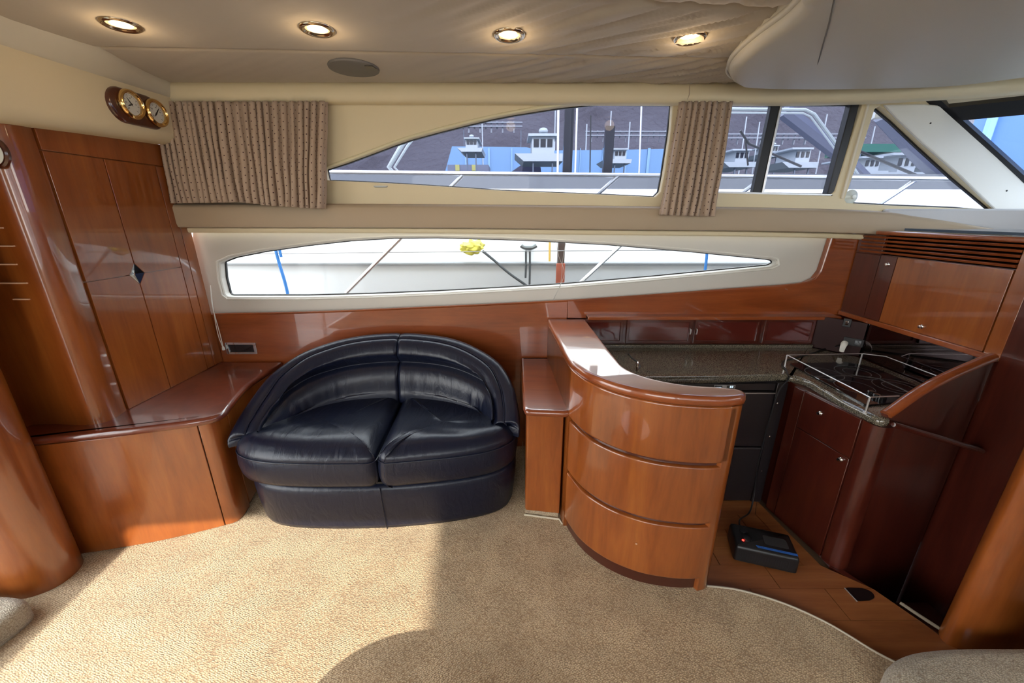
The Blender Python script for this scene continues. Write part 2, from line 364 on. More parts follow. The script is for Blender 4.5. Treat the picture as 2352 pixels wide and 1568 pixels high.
def strut(pts, wdt, y0, y1):
    (a, b) = pts; pa, pb = P(*a, y=y0), P(*b, y=y0)
    d = (pb-pa).normalized(); s = Vector((d.z, 0, -d.x))*wdt/2; q = Vector((0, y1-y0, 0)); bm = BM()
    return hexa(bm, [pa-s, pa+s, pb+s, pb-s, pa-s+q, pa+s+q, pb+s+q, pb-s+q])
finish(strut(((1783, 237), (1738, 444)), .042, WY+.015, WY+.045), 'sliding_stile', BLACK, win2, bevel=.003)
finish(strut(((1796, 237), (1752, 444)), .012, WY+.012, WY+.045), 'sliding_stile', STEEL, win2, bevel=.002)
finish(strut(((1966, 236), (1909, 446)), .040, WY+.005, WY+.045), 'jamb_seal', BLACK, win2, bevel=.004)
finish(strut(((1630, 441), (1912, 448)), .008, WY+.0, WY+.05), 'track', mat('track_aluminium', (.6, .6, .6), .4, metal=.8), win2)
# white inner reveal strips round the mullion between windows 2 and 3
finish(strut(((1996, 238), (1935, 456)), .012, WY-.010, WY+.01), 'mullion_bead', mat('pale_bead', (.75, .68, .55), .5), wall_up, bevel=.003)
bm = BM()
tube(bm, crom([Vector((*(p[0], WY-.001), p[1])) for p in W([(752,384),(850,348),(941,315),(1079,279),(1182,257),(1285,241),(1375,232)])], 5), .007, 8)
finish(bm, 'arch_bead', mat('cream_bead', (.74, .68, .45), .5), wall_up)
# window catches
for q in ((875, 425), (1618, 441)):
    p = P(*q, y=WY); bm = BM(); pillow(bm, rnd([(p.x-.035, WY-.022), (p.x+.035, WY-.022), (p.x+.035, WY+.01), (p.x-.035, WY+.01)], .02, 6), p.z-.012, p.z-.004, .003)
    finish(bm, 'window_catch', mat('clear_grey_plastic', (.55, .6, .62), .2), win1 if q[0] < 1000 else win2)
# --- ledge (padded shelf) with end, thin cream bead below
def sweep(bm, path, prof):
    """path 3D points in plan, prof (d,z): d measured inboard from path"""
    rings = []
    for i, p in enumerate(path):
        t = (Vector(path[min(i+1, len(path)-1)])-Vector(path[max(i-1, 0)])); t = Vector((t.x, t.y, 0)).normalized(); nrm = Vector((t.y, -t.x, 0))
        rings.append([Vector((p[0], p[1], p[2]+z))+nrm*d for d, z in prof])
    return loft(bm, rings)
led = crom([(-1.725, WY, 1.335), (-.5, WY, 1.332), (.6, WY, 1.322), (1.3, WY, 1.315), (1.85, WY-.005, 1.30), (2.05, WY-.02, 1.275), (2.25, 2.09, 1.243), (2.42, 2.0, 1.205)], 6)
lp = [(0, 0), (.07, 0), (.083, .004), (.088, .02), (.088, .095), (.08, .108), (.06, .114), (0, .118)]
bm = BM(); sweep(bm, led, lp); ledge = struct('trim_1', bm, TAN, smooth=50)
bm = BM(); sweep(bm, [Vector(p)+Vector((0, 0, -.028)) for p in led], [(0, 0), (.022, 0), (.028, .006), (.028, .022), (.022, .027), (0, .027)])
struct('trim_2', bm, CREAM, smooth=50)
# --- lower side: pale grey moulding with the long hull window
LY = 2.20
LOW = W([(503,603),(506,640),(515,676),(522,682),(700,682),(850,678),(1000,672),(1150,664),(1300,655),(1500,638),(1700,619),(1772,612),(1786,606),(1784,599),(1770,596),(1600,579),(1400,562),(1250,554),(1150,550),(1000,546),(900,547),(800,553),(700,564),(600,578),(530,592)], LY)
o2 = W([(440, 530), (440, 735), (1300, 735), (1960, 700), (1960, 530)], LY)
bm = BM(); plate(bm, o2, [LOW], xz(LY), .07); wl = struct('wall_starboard_lower', bm, GREYV, bevel=.012, smooth=0)
window(4, LOW, LY+.045, glass('hull_pane', (.96, .98, .98), 1.3), BLACK, .006)
bm = BM(); lo2 = [Vector((p[0], LY-.001, p[1])) for p in inset(LOW, -.012)]; lo2.append(lo2[0]); lo2.append(lo2[1]); tube(bm, lo2, .005, 6)
finish(bm, 'window_bead', WHITEV, wl)
# --- wooden side panel with the swooping top edge, full height at the galley
sw = W([(490,722),(700,718),(900,710),(1100,701),(1304,691)]); sw2 = W([(1304,691),(1500,678),(1700,663),(1800,656),(1850,650),(1872,640),(1886,622),(1897,590),(1912,543)])
bm = BM(); plate(bm, [(-1.74, .0)]+[(-1.74, sw[0][1])]+sw+[(sw[-1][0], 0)], [], xz(WY), .036)
side = struct('wall_starboard_panel', bm, CHERRY_H, bevel=.002, smooth=0)
bm = BM(); plate(bm, [(sw2[0][0]+.002, .84)]+sw2+[(1.88, sw2[-1][1]), (1.88, .84)], [], xz(WY-.004), .04)
finish(bm, 'galley_facing', CHERRY_H, side, bevel=.002, smooth=0)
bm = BM(); box(bm, .2, 1.95, WY+.02, WY+.05, -.05, .86); finish(bm, 'galley_lining', MAHOG, side, smooth=0)
bm = BM(); tube(bm, crom([Vector((a, WY+.004, b)) for a, b in sw], 4), .0065, 8); finish(bm, 'edge_lipping', CHERRY_H, side)
bm = BM(); tube(bm, crom([Vector((a, WY+.004, b)) for a, b in sw2], 6), .0065, 8); finish(bm, 'edge_lipping', CHERRY_H, side)
# --- roof rail running forward
rail = crom([(-1.66, 2.135, 1.905), (-.6, 2.135, 1.902), (.6, 2.135, 1.90), (1.25, 2.125, 1.897), (1.62, 2.085, 1.893), (1.9, 2.02, 1.893), (2.2, 1.93, 1.895), (2.6, 1.7, 1.9), (2.8, 1.3, 1.9), (2.85, .4, 1.9)], 8)
bm = BM(); sweep(bm, rail, [(-.03, .0), (.02, -.002), (.035, .006), (.042, .03), (.036, .06), (.02, .085), (-.03, .1)])
rr = struct('trim_3', bm, CREAM, smooth=60)
bm = BM(); a_ = P(1587, 200, y=2.09); tube(bm, [(a_.x-.006, 2.093, 1.975), (a_.x-.003, 2.091, 1.93), (a_.x-.008, 2.103, 1.90)], .0018, 6); finish(bm, 'panel_joint', TAN, rr)
# --- A pillar and windscreen
A = P(2165, 247, y=WY); B = P(2352, 415, y=WY); rake = (B-A)/(A.z-B.z); A = A+rake*0; Bd = A+rake*(A.z-1.36)
sd1 = Vector((.50, -.36, .0)); fr = Vector((.35, -1.6, 0)); fr2 = Vector((0, -1.8, 0))
T = [A, A+sd1, A+sd1+fr]; Bt = [Bd, Bd+sd1, Bd+sd1+fr]
bm = BM(); vs = []
for a, b in zip(T, Bt): vs.append((bm.verts.new(a), bm.verts.new(b)))
for p, q in zip(vs, vs[1:]): bm.faces.new((p[0], q[0], q[1], p[1]))
bmesh.ops.solidify(bm, geom=bm.faces[:], thickness=.006)
wsc = struct('window_5', bm, glass('windscreen_pane', (.75, .85, .95), 1.3), smooth=0)
def bar(p, q, w_, n):
    d = (q-p).normalized(); s = d.cross(n).normalized()*w_/2; k = n.normalized()*.02; bm = BM()
    return hexa(bm, [p-s-k, p+s-k, q+s-k, q-s-k, p-s+k, p+s+k, q+s+k, q-s+k])
nn = (Bd-A).cross(sd1).normalized()
finish(bar(A-rake*.05, Bd, .04, nn), 'screen_surround', BLACK, wsc); finish(bar(A-sd1*.2+rake*.02, A+sd1+rake*.02, .075, nn), 'screen_surround', BLACK, wsc); finish(bar(T[1]+rake*.02, T[2]+rake*.02, .07, nn), 'screen_surround', BLACK, wsc)
finish(bar(T[1], Bt[1], .05, nn), 'screen_mullion', BLACK, wsc)
# white head lining strip between rail and screen
bm = BM(); k = Vector((0, 0, .07)); hexa(bm, [A-sd1*.4-k*.2, A+sd1-k*.2, A+sd1+Vector((.02, .05, 0))-k*.2, A-sd1*.4+Vector((.02, .05, 0))-k*.2, A-sd1*.4+k, A+sd1+k, A+sd1+Vector((.02, .05, 0))+k, A-sd1*.4+Vector((.02, .05, 0))+k])
struct('trim_4', bm, WHITEV)
# pillar covering with small screws
pil = [(2030,240),(2120,238),(2168,243),(2190,262),(2352,420),(2470,530),(2400,530),(2288,484),(2200,400),(2120,330),(2060,272)]
bm = BM(); plate(bm, W(pil, WY-.012), [], xz(WY-.014), .014); plr = struct('trim_5', bm, WHITEV, bevel=.006, smooth=0)
for q in ((2137, 283), (2312, 438)):
    bm = BM(); lathe(bm, [(.004, 0), (.004, .002), (.002, .003)], face_M(P(*q, y=WY-.014), (0, -1, 0)), 10); finish(bm, 'screw', BLACK, plr)
# --- dash shelf forward of the locker
bm = BM(); prism(bm, [(1.93, 2.158), (1.935, 2.125), (2.2, 2.10), (2.5, 2.0), (2.7, 1.8), (2.75, -1.6), (3.6, -1.6), (3.6, 2.158)], 1.22, 1.425)
dash = struct('trim_6', bm, mat('pale_dash_vinyl', (.52, .53, .56), .5), bevel=.01)
bm = BM(); prism(bm, [(1.93, 1.96), (2.2, 1.80), (2.5, 1.5), (2.55, -1.5), (1.86, -1.5), (1.86, 1.93)], 1.325, 1.336)
finish(bm, 'instrument_shelf', mat('glossy_dark_shelf', (.05, .08, .12), .12), dash)
# --- forward bulkhead (right)
RX = 1.85
bm = BM(); box(bm, RX+.01, RX+.06, -1.6, 2.2, -1.1, 1.30); box(bm, RX-.004, RX+.01, .6, 1.39, -1.1, 1.30); wf = struct('wall_forward', bm, MAHOG, smooth=0)  # stairwell shade is painted in by the darker cherry
bm = BM(); box(bm, 1.30, 1.86, .3, 1.36, -1.1, -1.04); struct('floor_companionway', bm, MAHOG)
for k, (x0, z1) in enumerate(((1.42, -.24), (1.62, -.48))):
    bm = BM(); box(bm, x0, 1.86, .3, 1.30, z1-.2, z1); t_ = struct('trim_%d' % (7+k), bm, MAHOG, bevel=.004)
bm = BM(); prism(bm, [(1.36, 1.30), (1.40, 1.28), (1.55, .98), (1.62, .5), (1.60, .5), (1.52, .98), (1.37, 1.28)], -1.0, -.031); struct('trim_9', bm, MAHOG)
bm = BM(); tube(bm, [P(2068, 1384, z=-.02), P(2110, 1412, z=-.02), P(2172, 1452, z=-.02)], .006, 8); finish(bm, 'stair_edge_binding', mat('dull_binding_cord', (.25, .21, .15), .9), floor)
# --- aft bulkhead (left): door side pillar
col = crom([(-1.705, 1.555, 0), (-1.688, 1.50, 0), (-1.69, 1.46, 0), (-1.715, 1.432, 0), (-1.78, 1.425, 0), (-1.90, 1.432, 0), (-2.0, 1.42, 0), (-2.04, 1.36, 0), (-2.03, 1.26, 0)], 6)
bm = BM(); loft(bm, [[(p.x, p.y, z) for p in col]+[(-2.2, 1.2, z), (-2.2, 1.555, z)] for z in (.50, .9, 1.3, 1.76)]); colm = struct('wall_aft_column', bm, CHERRY, smooth=50)
bm = BM(); pl = crom([(-1.97, 1.33, 0), (-1.87, 1.325, 0), (-1.815, 1.29, 0), (-1.79, 1.235, 0), (-1.80, 1.17, 0), (-1.86, 1.125, 0), (-1.96, 1.12, 0), (-2.05, 1.14, 0)], 6)
loft(bm, [[(p.x, p.y, z) for p in pl]+[(-2.2, 1.14, z), (-2.2, 1.33, z)] for z in (0, .4, .8, 1.3, 1.78)]); struct('wall_aft_pillar', bm, CHERRY, smooth=50)
# reflections on the column's louvre slots, painted as pale strips
for q0, q1 in (((-8, 523), (8, 524)), ((-10, 565), (33, 562)), ((-8, 607), (38, 603)), ((2, 650), (60, 640)), ((32, 687), (66, 680))):
    a, b = P(*q0, y=1.424), P(*q1, y=1.424); bm = BM(); box(bm, a.x, b.x, 1.420, 1.434, a.z-.0022, a.z+.0022); finish(bm, 'slot_reflection', mat('slot_reflection_tone', (.7, .45, .32), .2), colm, smooth=0)
# aft wall beyond with sliding glass door
bm = BM(); plate(bm, [(-1.6, -.05), (1.2, -.05), (1.2, 2.05), (-1.6, 2.05)], [[(-1.2, .10), (1.10, .10), (1.10, 1.86), (-1.2, 1.86)]], yz(-2.2), .05); struct('wall_aft', bm, CREAM, smooth=0)
bm = BM(); plate(bm, [(-1.2, .10), (1.10, .10), (1.10, 1.86), (-1.2, 1.86)], [[(-1.16, .14), (-.07, .14), (-.07, 1.82), (-1.16, 1.82)], [(-.03, .14), (1.07, .14), (1.07, 1.82), (-.03, 1.82)]], yz(-2.19), .03)
dr = struct('door_1', bm, STEEL, smooth=0); bm = BM(); box(bm, -2.178, -2.174, -1.18, 1.08, .12, 1.84); finish(bm, 'pane', CLEAR, dr, smooth=0)
# --- port side (behind the photographer), three window openings
bm = BM(); plate(bm, [(-2.2, -.05), (2.7, -.05), (2.7, 2.05), (-2.2, 2.05)], [rnd([(-1.42, .95), (.35, .95), (.35, 1.92), (-1.42, 1.92)], .08), rnd([(.45, .95), (2.3, 1.06), (1.9, 1.88), (.45, 1.88)], .05)], xz(-1.60), .05); struct('wall_port', bm, CREAM, smooth=0)
bm = BM(); box(bm, -2.1, 2.5, -1.575, -1.571, 1.03, 1.93); struct('window_6', bm, CLEAR, smooth=0)
# --- ceiling: three suede strips, roof slab above
bm = BM(); box(bm, -2.3, 2.9, -1.7, 2.22, 2.03, 2.07); ceil = struct('ceiling', bm, CREAM, smooth=0)
s1 = lambda x: 1.715+.045*(x+1.5); s2 = lambda x: 1.352+.105*max(x, -1)*.9; s0 = lambda x: 2.135; s3 = lambda x: .62; s4 = lambda x: -1.6
def strip(ya, yb, nx=240, ny=40):
    bm = BM(); g = []
    for i in range(nx+1):
        x = -1.75+3.6*i/nx; row = []
        for j in range(ny+1):
            t = j/ny; a, b = ya(x), yb(x); y = a+(b-a)*t; e = min(t, 1-t)*abs(b-a)
            z = 1.985
            if e < .014: z += .016*(1-e/.014)**2
            amp = max(0, min(1, (x+.45)/1.1))*.021+.0018
            q = y+.6*x+.05*noise.noise(Vector((x*2, y*2, 0)))
            wv = noise.noise(Vector((q*13, x*.9, 3)))+.6*noise.noise(Vector((q*30, x*1.3, 7)))
            z += amp*(abs(wv)**.8*1.5-.5)*min(1, e/.05+.15)
            z -= .006*math.sin(PI*t)
            row.append(bm.verts.new((x, y, z)))
        g.append(row)
    for i in range(nx):
        for j in range(ny): bm.faces.new((g[i][j], g[i][j+1], g[i+1][j+1], g[i+1][j]))
    bmesh.ops.recalc_face_normals(bm, faces=bm.faces)
    return finish(bm, 'fabric_panel', HEAD, ceil, smooth=180)
strip(s1, s0); strip(s2, s1); strip(s3, s2); strip(s4, s3, 60, 20)
# overhead vinyl pod, forward
pod = [P2(1900, -60, 1.95), P2(1840, 2, 1.95), P2(1800, 40, 1.95), P2(1745, 80, 1.95), P2(1700, 118, 1.95), P2(1678, 145, 1.95), P2(1676, 165, 1.95), P2(1692, 180, 1.95), P2(1725, 188, 1.95), P2(1850, 191, 1.95), P2(1977, 190, 1.95), P2(2169, 184, 1.95), P2(2352, 162, 1.95), (2.5, 1.5), (2.7, .9), (2.75, -.5), (2.7, -1.5), (1.6, -1.55), (1.15, -1.4), (1.0, -.3), (.93, .6)]
pc = [tuple(p[:2]) for p in crom([(*p, 0) for p in pod], 6, True)]
bm = BM(); pillow(bm, pc, -2.04, -1.918, .034, .012, rings=8)
for v in bm.verts: v.co.z = -v.co.z
bmesh.ops.reverse_faces(bm, faces=bm.faces); podo = struct('ceiling_pod', bm, OVER, smooth=60)
bm = BM(); q = [Vector((p[0], p[1], 1.962)) for p in pc]; tube(bm, q+q[:2], .011, 8); finish(bm, 'edge_lip', OVER, podo, smooth=60)
bm = BM(); tube(bm, [P(1925, -40, z=1.908), P(1905, 50, z=1.910), P(1880, 140, z=1.914), P(1869, 172, z=1.919)], .0022, 6); finish(bm, 'seam', mat('seam_shadow', (.16, .14, .11), .8), podo)
bm = BM(); tube(bm, crom([P(1672, 150, z=1.972), P(1669, 165, z=1.972), P(1683, 180, z=1.972), P(1720, 189, z=1.968)], 5), .0045, 8); finish(bm, 'edge_piping', mat('white_piping', (.72, .70, .64), .5), podo)
# --- soffit along the aft side with cove
def soff(y, zb, zt, xc):
    return [(-1.61, zb+.03), (-1.602, zb+.05), (-1.60, zt-.02), (-1.605, zt), (-2.2, zt), (-2.2, zb), (-1.66, zb), (-1.63, zb+.008)]
bm = BM(); R = []
for y, zb, zt in ((-.2, 1.66, 1.905), (.8, 1.665, 1.905), (1.42, 1.683, 1.91), (1.7, 1.70, 1.912), (1.95, 1.712, 1.92), (2.07, 1.717, 1.925), (2.105, 1.722, 1.925), (2.112, 1.73, 1.92)):
    R.append([(x, y, z) for x, z in soff(y, zb, zt, 0)])
loft(bm, R); struct('wall_aft_soffit', bm, CREAM, smooth=50)
bm = BM(); R = []
for y, xe in ((-.2, -1.575), (.8, -1.575), (1.30, -1.575), (1.48, -1.572), (1.60, -1.55), (1.72, -1.53), (1.83, -1.548), (1.95, -1.572), (2.05, -1.588), (2.14, -1.60)):
    zt = 1.905+max(0, min(1, (y-1.2)/.9))*.02
    R.append([(xe+.004, y, 2.0), (xe+.004, y, 1.974), (xe*.72-1.594*.28+.004, y, 1.958), (xe*.4-1.594*.6+.003, y, 1.5*.0+(1.958+zt)/2), (-1.593, y, zt+.008), (-1.600, y, zt-.004), (-1.62, y, zt-.010), (-2.2, y, zt-.010), (-2.2, y, 2.0)])
loft(bm, R); struct('trim_10', bm, COVE, smooth=60)

# ================================================================== THINGS: aft side furniture
AX = -1.70
tc_ = thing('tall_cabinet', (-1.75, 1.85, .575), 'tall glossy cherry cabinet with four flush doors meeting at a diamond pull', 'cabinet')
bm = BM(); box(bm, -2.15, AX-.012, 1.556, 2.155, .575, 1.72); finish(bm, 'body', CHERRY, tc_, smooth=0)
def panel(y0, y1, z0, z1, name, m=CHERRY, x=AX):
    bm = BM(); g = .0018; box(bm, x-.014, x, y0+g, y1-g, z0+g, z1-g); return finish(bm, name, m, tc_, bevel=.0015, smooth=0)
ym, yl, yr_, zs = 1.785, 1.56, 2.035, 1.142
dz = .036
def door(pts):
    bm = BM(); plate(bm, pts, [], yz(AX-.014), .014); return finish(bm, 'door', CHERRY, tc_, bevel=.0015, smooth=0)
g = .0018
door([(yl+g, zs+g), (ym-dz, zs+g), (ym-g, zs+dz+.01), (ym-g, 1.62-g), (yl+g, 1.62-g)])
door([(yl+g, .577), (ym-g, .577), (ym-g, zs-dz-.01), (ym-dz, zs-g), (yl+g, zs-g)])
door([(ym+g, zs+dz+.01), (ym+dz, zs+g), (yr_-g, zs+g), (yr_-g, 1.62-g), (ym+g, 1.62-g)])
door([(ym+g, .577), (yr_-g, .577), (yr_-g, zs-g), (ym+dz, zs-g), (ym+g, zs-dz-.01)])
panel(yl, 2.155, 1.62, 1.72, 'top_rail'); panel(yr_, 2.09, .577, 1.62, 'stile'); panel(2.09, 2.157, .577, 1.62, 'stile')
# diamond pull: recessed dish with bevelled chrome and black facets
bm = BM(); c_ = (AX-.013, ym, zs); pts = [(AX-.001, ym-dz, zs), (AX-.001, ym, zs+dz+.01), (AX-.001, ym+dz, zs), (AX-.001, ym, zs-dz-.01)]
v = [bm.verts.new(p) for p in pts]; cc = bm.verts.new(c_); fs = []
for i in range(4): f = bm.faces.new((v[i], v[(i+1) % 4], cc)); f.material_index = (0, 1, 1, 0)[i] if i else 0
bm.faces.ensure_lookup_table(); bm.faces[2].material_index = 1; bm.faces[1].material_index = 1; bm.faces[0].material_index = 0; bm.faces[3].material_index = 0
finish(bm, 'diamond_pull', [CHROME, BLKGL], tc_, smooth=0)
# corner sideboard below
sb = thing('corner_sideboard', (-1.6, 1.7, 0), 'low cherry corner cabinet with a red lacquered top beside the blue sofa', 'sideboard')
top = [(-1.985, 1.30), (-1.93, 1.292), (-1.86, 1.315), (-1.70, 1.352), (-1.54, 1.392), (-1.40, 1.435), (-1.315, 1.468), (-1.272, 1.50), (-1.262, 1.54), (-1.278, 1.60), (-1.315, 1.72), (-1.345, 1.845), (-1.352, 2.0), (-1.35, 2.15), (-1.72, 2.15), (-1.98, 2.15), (-1.99, 1.7)]
tp = [tuple(p[:2]) for p in crom([(*p, 0) for p in top[:13]], 5)]+top[13:]
bm = BM()
def slab(bm, o, z0, z1):
    return loft(bm, [[(p[0], p[1], z) for p in (inset(o, d) if d else [Vector(q) for q in o])] for d, z in ((.010, z0), (.002, z0+.006), (0, (z0+z1)/2), (.003, z1-.006), (.008, z1-.0015), (.013, z1), (.020, z1))])
slab(bm, tp, .545, .576); finish(bm, 'top', RED_TOP, sb, smooth=50)
bm = BM(); fl = [(-1.86, 1.345), (-1.75, 1.37), (-1.60, 1.405), (-1.45, 1.45), (-1.33, 1.497), (-1.305, 1.515), (-1.30, 1.54), (-1.32, 1.66), (-1.345, 1.72), (-1.37, 2.1), (-1.86, 2.1)]
prism(bm, [(a-.03, b+.03) for a, b in fl], .515, .546); prism(bm, [(a-.02, b+.012) for a, b in fl], .0, .52); finish(bm, 'body', MAHOG, sb, smooth=0)
fc = [Vector((-1.925, 1.318, 0)), Vector((-1.84, 1.332, 0)), Vector((-1.75, 1.353, 0)), Vector((-1.60, 1.393, 0)), Vector((-1.47, 1.440, 0)), Vector((-1.355, 1.490, 0))]
fc = crom(fc, 5)
def skin(path, z0, z1, th=.014, bulge=0):
    bm = BM(); rings = []
    nr = [Vector((-(path[min(i+1, len(path)-1)]-path[max(i-1, 0)]).y, (path[min(i+1, len(path)-1)]-path[max(i-1, 0)]).x, 0)).normalized() for i in range(len(path))]
    for p, n_ in zip(path, nr): rings.append([Vector((p.x, p.y, z0)), Vector((p.x, p.y, z1)), Vector((p.x, p.y, z1))+n_*th, Vector((p.x, p.y, z0))+n_*th])
    return loft(bm, rings)
finish(skin(fc, .004, .541), 'front_panel', CHERRY, sb, bevel=.002)
fc2 = crom([(-1.352, 1.492, 0), (-1.325, 1.505, 0), (-1.31, 1.525, 0), (-1.308, 1.56, 0), (-1.318, 1.62, 0)], 5); finish(skin([Vector(p) for p in fc2], .004, .541), 'corner_post', CHERRY, sb, bevel=.002)
fc3 = [Vector((-1.320, 1.626, 0)), Vector((-1.345, 1.74, 0)), Vector((-1.36, 1.86, 0)), Vector((-1.365, 2.1, 0))]; finish(skin(fc3, .02, .541), 'side_panel', CHERRY, sb, bevel=.002)
# carpeted door sill lower left + glimpse of metal door frame
bm = BM(); pillow(bm, rnd([(-2.15, .2), (-1.86, .3), (-1.745, .85), (-1.725, 1.04), (-1.78, 1.075), (-2.15, 1.10)], .06, 5), 0, .085, .035, .0); tag(finish(bm, 'door_sill', BOUCLE, None, smooth=60), 'grey beige carpeted door sill at the lower left corner beside the cherry pillar', 'sill')
# gauges on the soffit
gp = thing('gauge_plaque', (-1.60, 1.89, 1.83), 'dark wood plaque holding two brass gauges on the cream soffit', 'plaque')
n_ = (1, 0, 0)
ol = []
for k in range(28):
    a = 2*PI*k/28; ol.append((1.888+(.062 if math.cos(a) > 0 else -.062)+.066*math.cos(a), 1.828+.066*math.sin(a)-.004))
bm = BM(); loft(bm, [[(-1.606, p[0], p[1]) for p in ol]]+[[(x_, p[0], p[1]) for p in inset(ol, d)] for d, x_ in ((0, -1.592), (.004, -1.586), (.010, -1.584))]); finish(bm, 'plaque', WALNUT, gp, smooth=50)
for k, (yy, zz, lab, cat_, hd) in enumerate(((1.848, 1.832, 'round brass gauge with white dial, left one on the dark plaque', 'gauge', (2.2, 3.6)), (1.966, 1.826, 'round brass gauge with white dial, right one nearest the curtain', 'gauge', (.9, 4.0)))):
    G = thing('brass_gauge', (-1.583, yy, zz), lab, cat_, 'brass gauges on the wooden plaque')
    M = face_M(Vector((-1.584, yy, zz)), n_)
    bm = BM(); lathe(bm, [(.052, 0), (.056, .003), (.056, .010), (.054, .016), (.049, .020), (.044, .018), (.042, .012), (.041, .004)], M, 36); finish(bm, 'bezel', BRASS, G, smooth=60)
    bm = BM(); lathe(bm, [(.040, 0), (.040, .006)], M, 32); finish(bm, 'dial', mat('dial_card', (.78, .80, .74), .5), G)
    bm = BM()
    for q in range(36):
        a = -PI*.25+q/35*PI*1.5; l = .006 if q % 5 else .010
        r0 = .037; d = Vector((math.cos(a), math.sin(a), 0)); s = Vector((-d.y, d.x, 0))*(.0004 if q % 5 else .0008); z_ = Vector((0, 0, .0064))
        vs = [bm.verts.new(M @ (d*rr_+s*sg+z_)) for rr_, sg in ((r0, -1), (r0, 1), (r0-l, 1), (r0-l, -1))]; bm.faces.new(vs)
    o = finish(bm, 'scale', mat('dial_ink', (.03, .03, .03), .6), G, smooth=0); o['kind'] = 'stuff'
    for a, l, wdt in ((hd[0], .030, .0022), (hd[1], .022, .0028)):
        bm = BM(); d = Vector((math.cos(a), math.sin(a), 0)); s = Vector((-d.y, d.x, 0)); z_ = Vector((0, 0, .008)); z2 = Vector((0, 0, .009))
        sh = [d*-.008, s*wdt, d*l*.55+s*wdt*.9, d*l, d*l*.55-s*wdt*.9, -s*wdt]
        loft(bm, [[M @ (p+z_) for p in sh], [M @ (p+z2) for p in sh]]); finish(bm, 'needle', mat('dial_ink'), G, smooth=0)
    for a, t_ in ((PI*1.25, '28'), (PI*.95, '29'), (PI*.5, '30'), (PI*.05, '31')) if k == 0 else ((PI*1.2, '20'), (PI*.8, '40'), (PI*.45, '60'), (PI*.1, '80')):
        cu = bpy.data.curves.new('numeral', 'FONT'); cu.body = t_; cu.size = .0085; cu.align_x = 'CENTER'; cu.align_y = 'CENTER'; cu.extrude = .0001
        tmp = bpy.data.objects.new('numeral', cu); C.objects.link(tmp); bpy.context.view_layer.update(); me = bpy.data.meshes.new_from_object(tmp); bpy.data.objects.remove(tmp)
        o = bpy.data.objects.new('numeral', me); C.objects.link(o); me.materials.clear(); me.materials.append(mat('dial_ink')); o.parent = G
        Mn = face_M(Vector((-1.584, yy, zz)), n_) @ Matrix.Translation(Vector((math.cos(a)*.023, math.sin(a)*.023, .0066)))
        o.matrix_local = Matrix.Translation(-Vector((-1.583, yy, zz))) @ Mn
    bm = BM(); lathe(bm, [(.042, .0125), (.042, .0135)], M, 32); finish(bm, 'glass', glass('dial_glass', (1, 1, 1), 1.45), G)
# round dial at the picture's left edge
M = face_M(P(-14, 350, y=1.424), (0, -1, 0)); gw = thing('round_dial', tuple(P(-14, 350, y=1.424)), 'pale round dial cut by the left edge, above the slots in the cherry column', 'dial')
bm = BM(); lathe(bm, [(.05, -.004), (.05, .004), (.045, .009), (.040, .008)], M, 28); finish(bm, 'rim', WALNUT, gw); bm = BM(); lathe(bm, [(.039, 0), (.039, .009)], M, 28); finish(bm, 'face', mat('dial_card'), gw)
# socket in the side panel
sk = thing('recessed_socket', tuple(P(556, 800, y=WY)), 'chrome framed recessed socket with black face in the cherry panel', 'socket')
a, b = P(524, 812, y=WY), P(588, 786, y=WY)
lp_ = [(a.x, a.z), (b.x, a.z), (b.x, b.z), (a.x, b.z)]
bm = BM(); plate(bm, rnd(lp_, .006), [rnd([(a.x+.016, a.z+.012), (b.x-.016, a.z+.012), (b.x-.016, b.z-.012), (a.x+.016, b.z-.012)], .004)], xz(WY-.008), .009); finish(bm, 'bezel', CHROME, sk, bevel=.002)
bm = BM(); box(bm, a.x+.010, b.x-.010, WY-.003, WY+.001, a.z+.008, b.z-.008); finish(bm, 'face', BLKGL, sk)
# pull cord
pc_ = thing('pull_cord', tuple(P(512, 800, y=2.14)), 'white blind cord with tassel hanging beside the tall cabinet', 'cord')
bm = BM(); tube(bm, crom([P(483, 655, y=2.13), P(487, 700, y=2.135), P(500, 748, y=2.14), P(506, 770, y=2.14), P(512, 795, y=2.14)], 5), .0022, 6); tube(bm, crom([P(483, 655, y=2.135), P(490, 710, y=2.142), P(500, 765, y=2.145), P(511, 796, y=2.142)], 5), .0018, 6); finish(bm, 'cord', WHITEP, pc_)
bm = BM(); q = P(513, 800, y=2.14); lathe(bm, [(.003, .014), (.006, .008), (.008, -.006), (.006, -.010), (.002, -.011)], Matrix.Translation(q), 12); finish(bm, 'tassel', WHITEP, pc_)

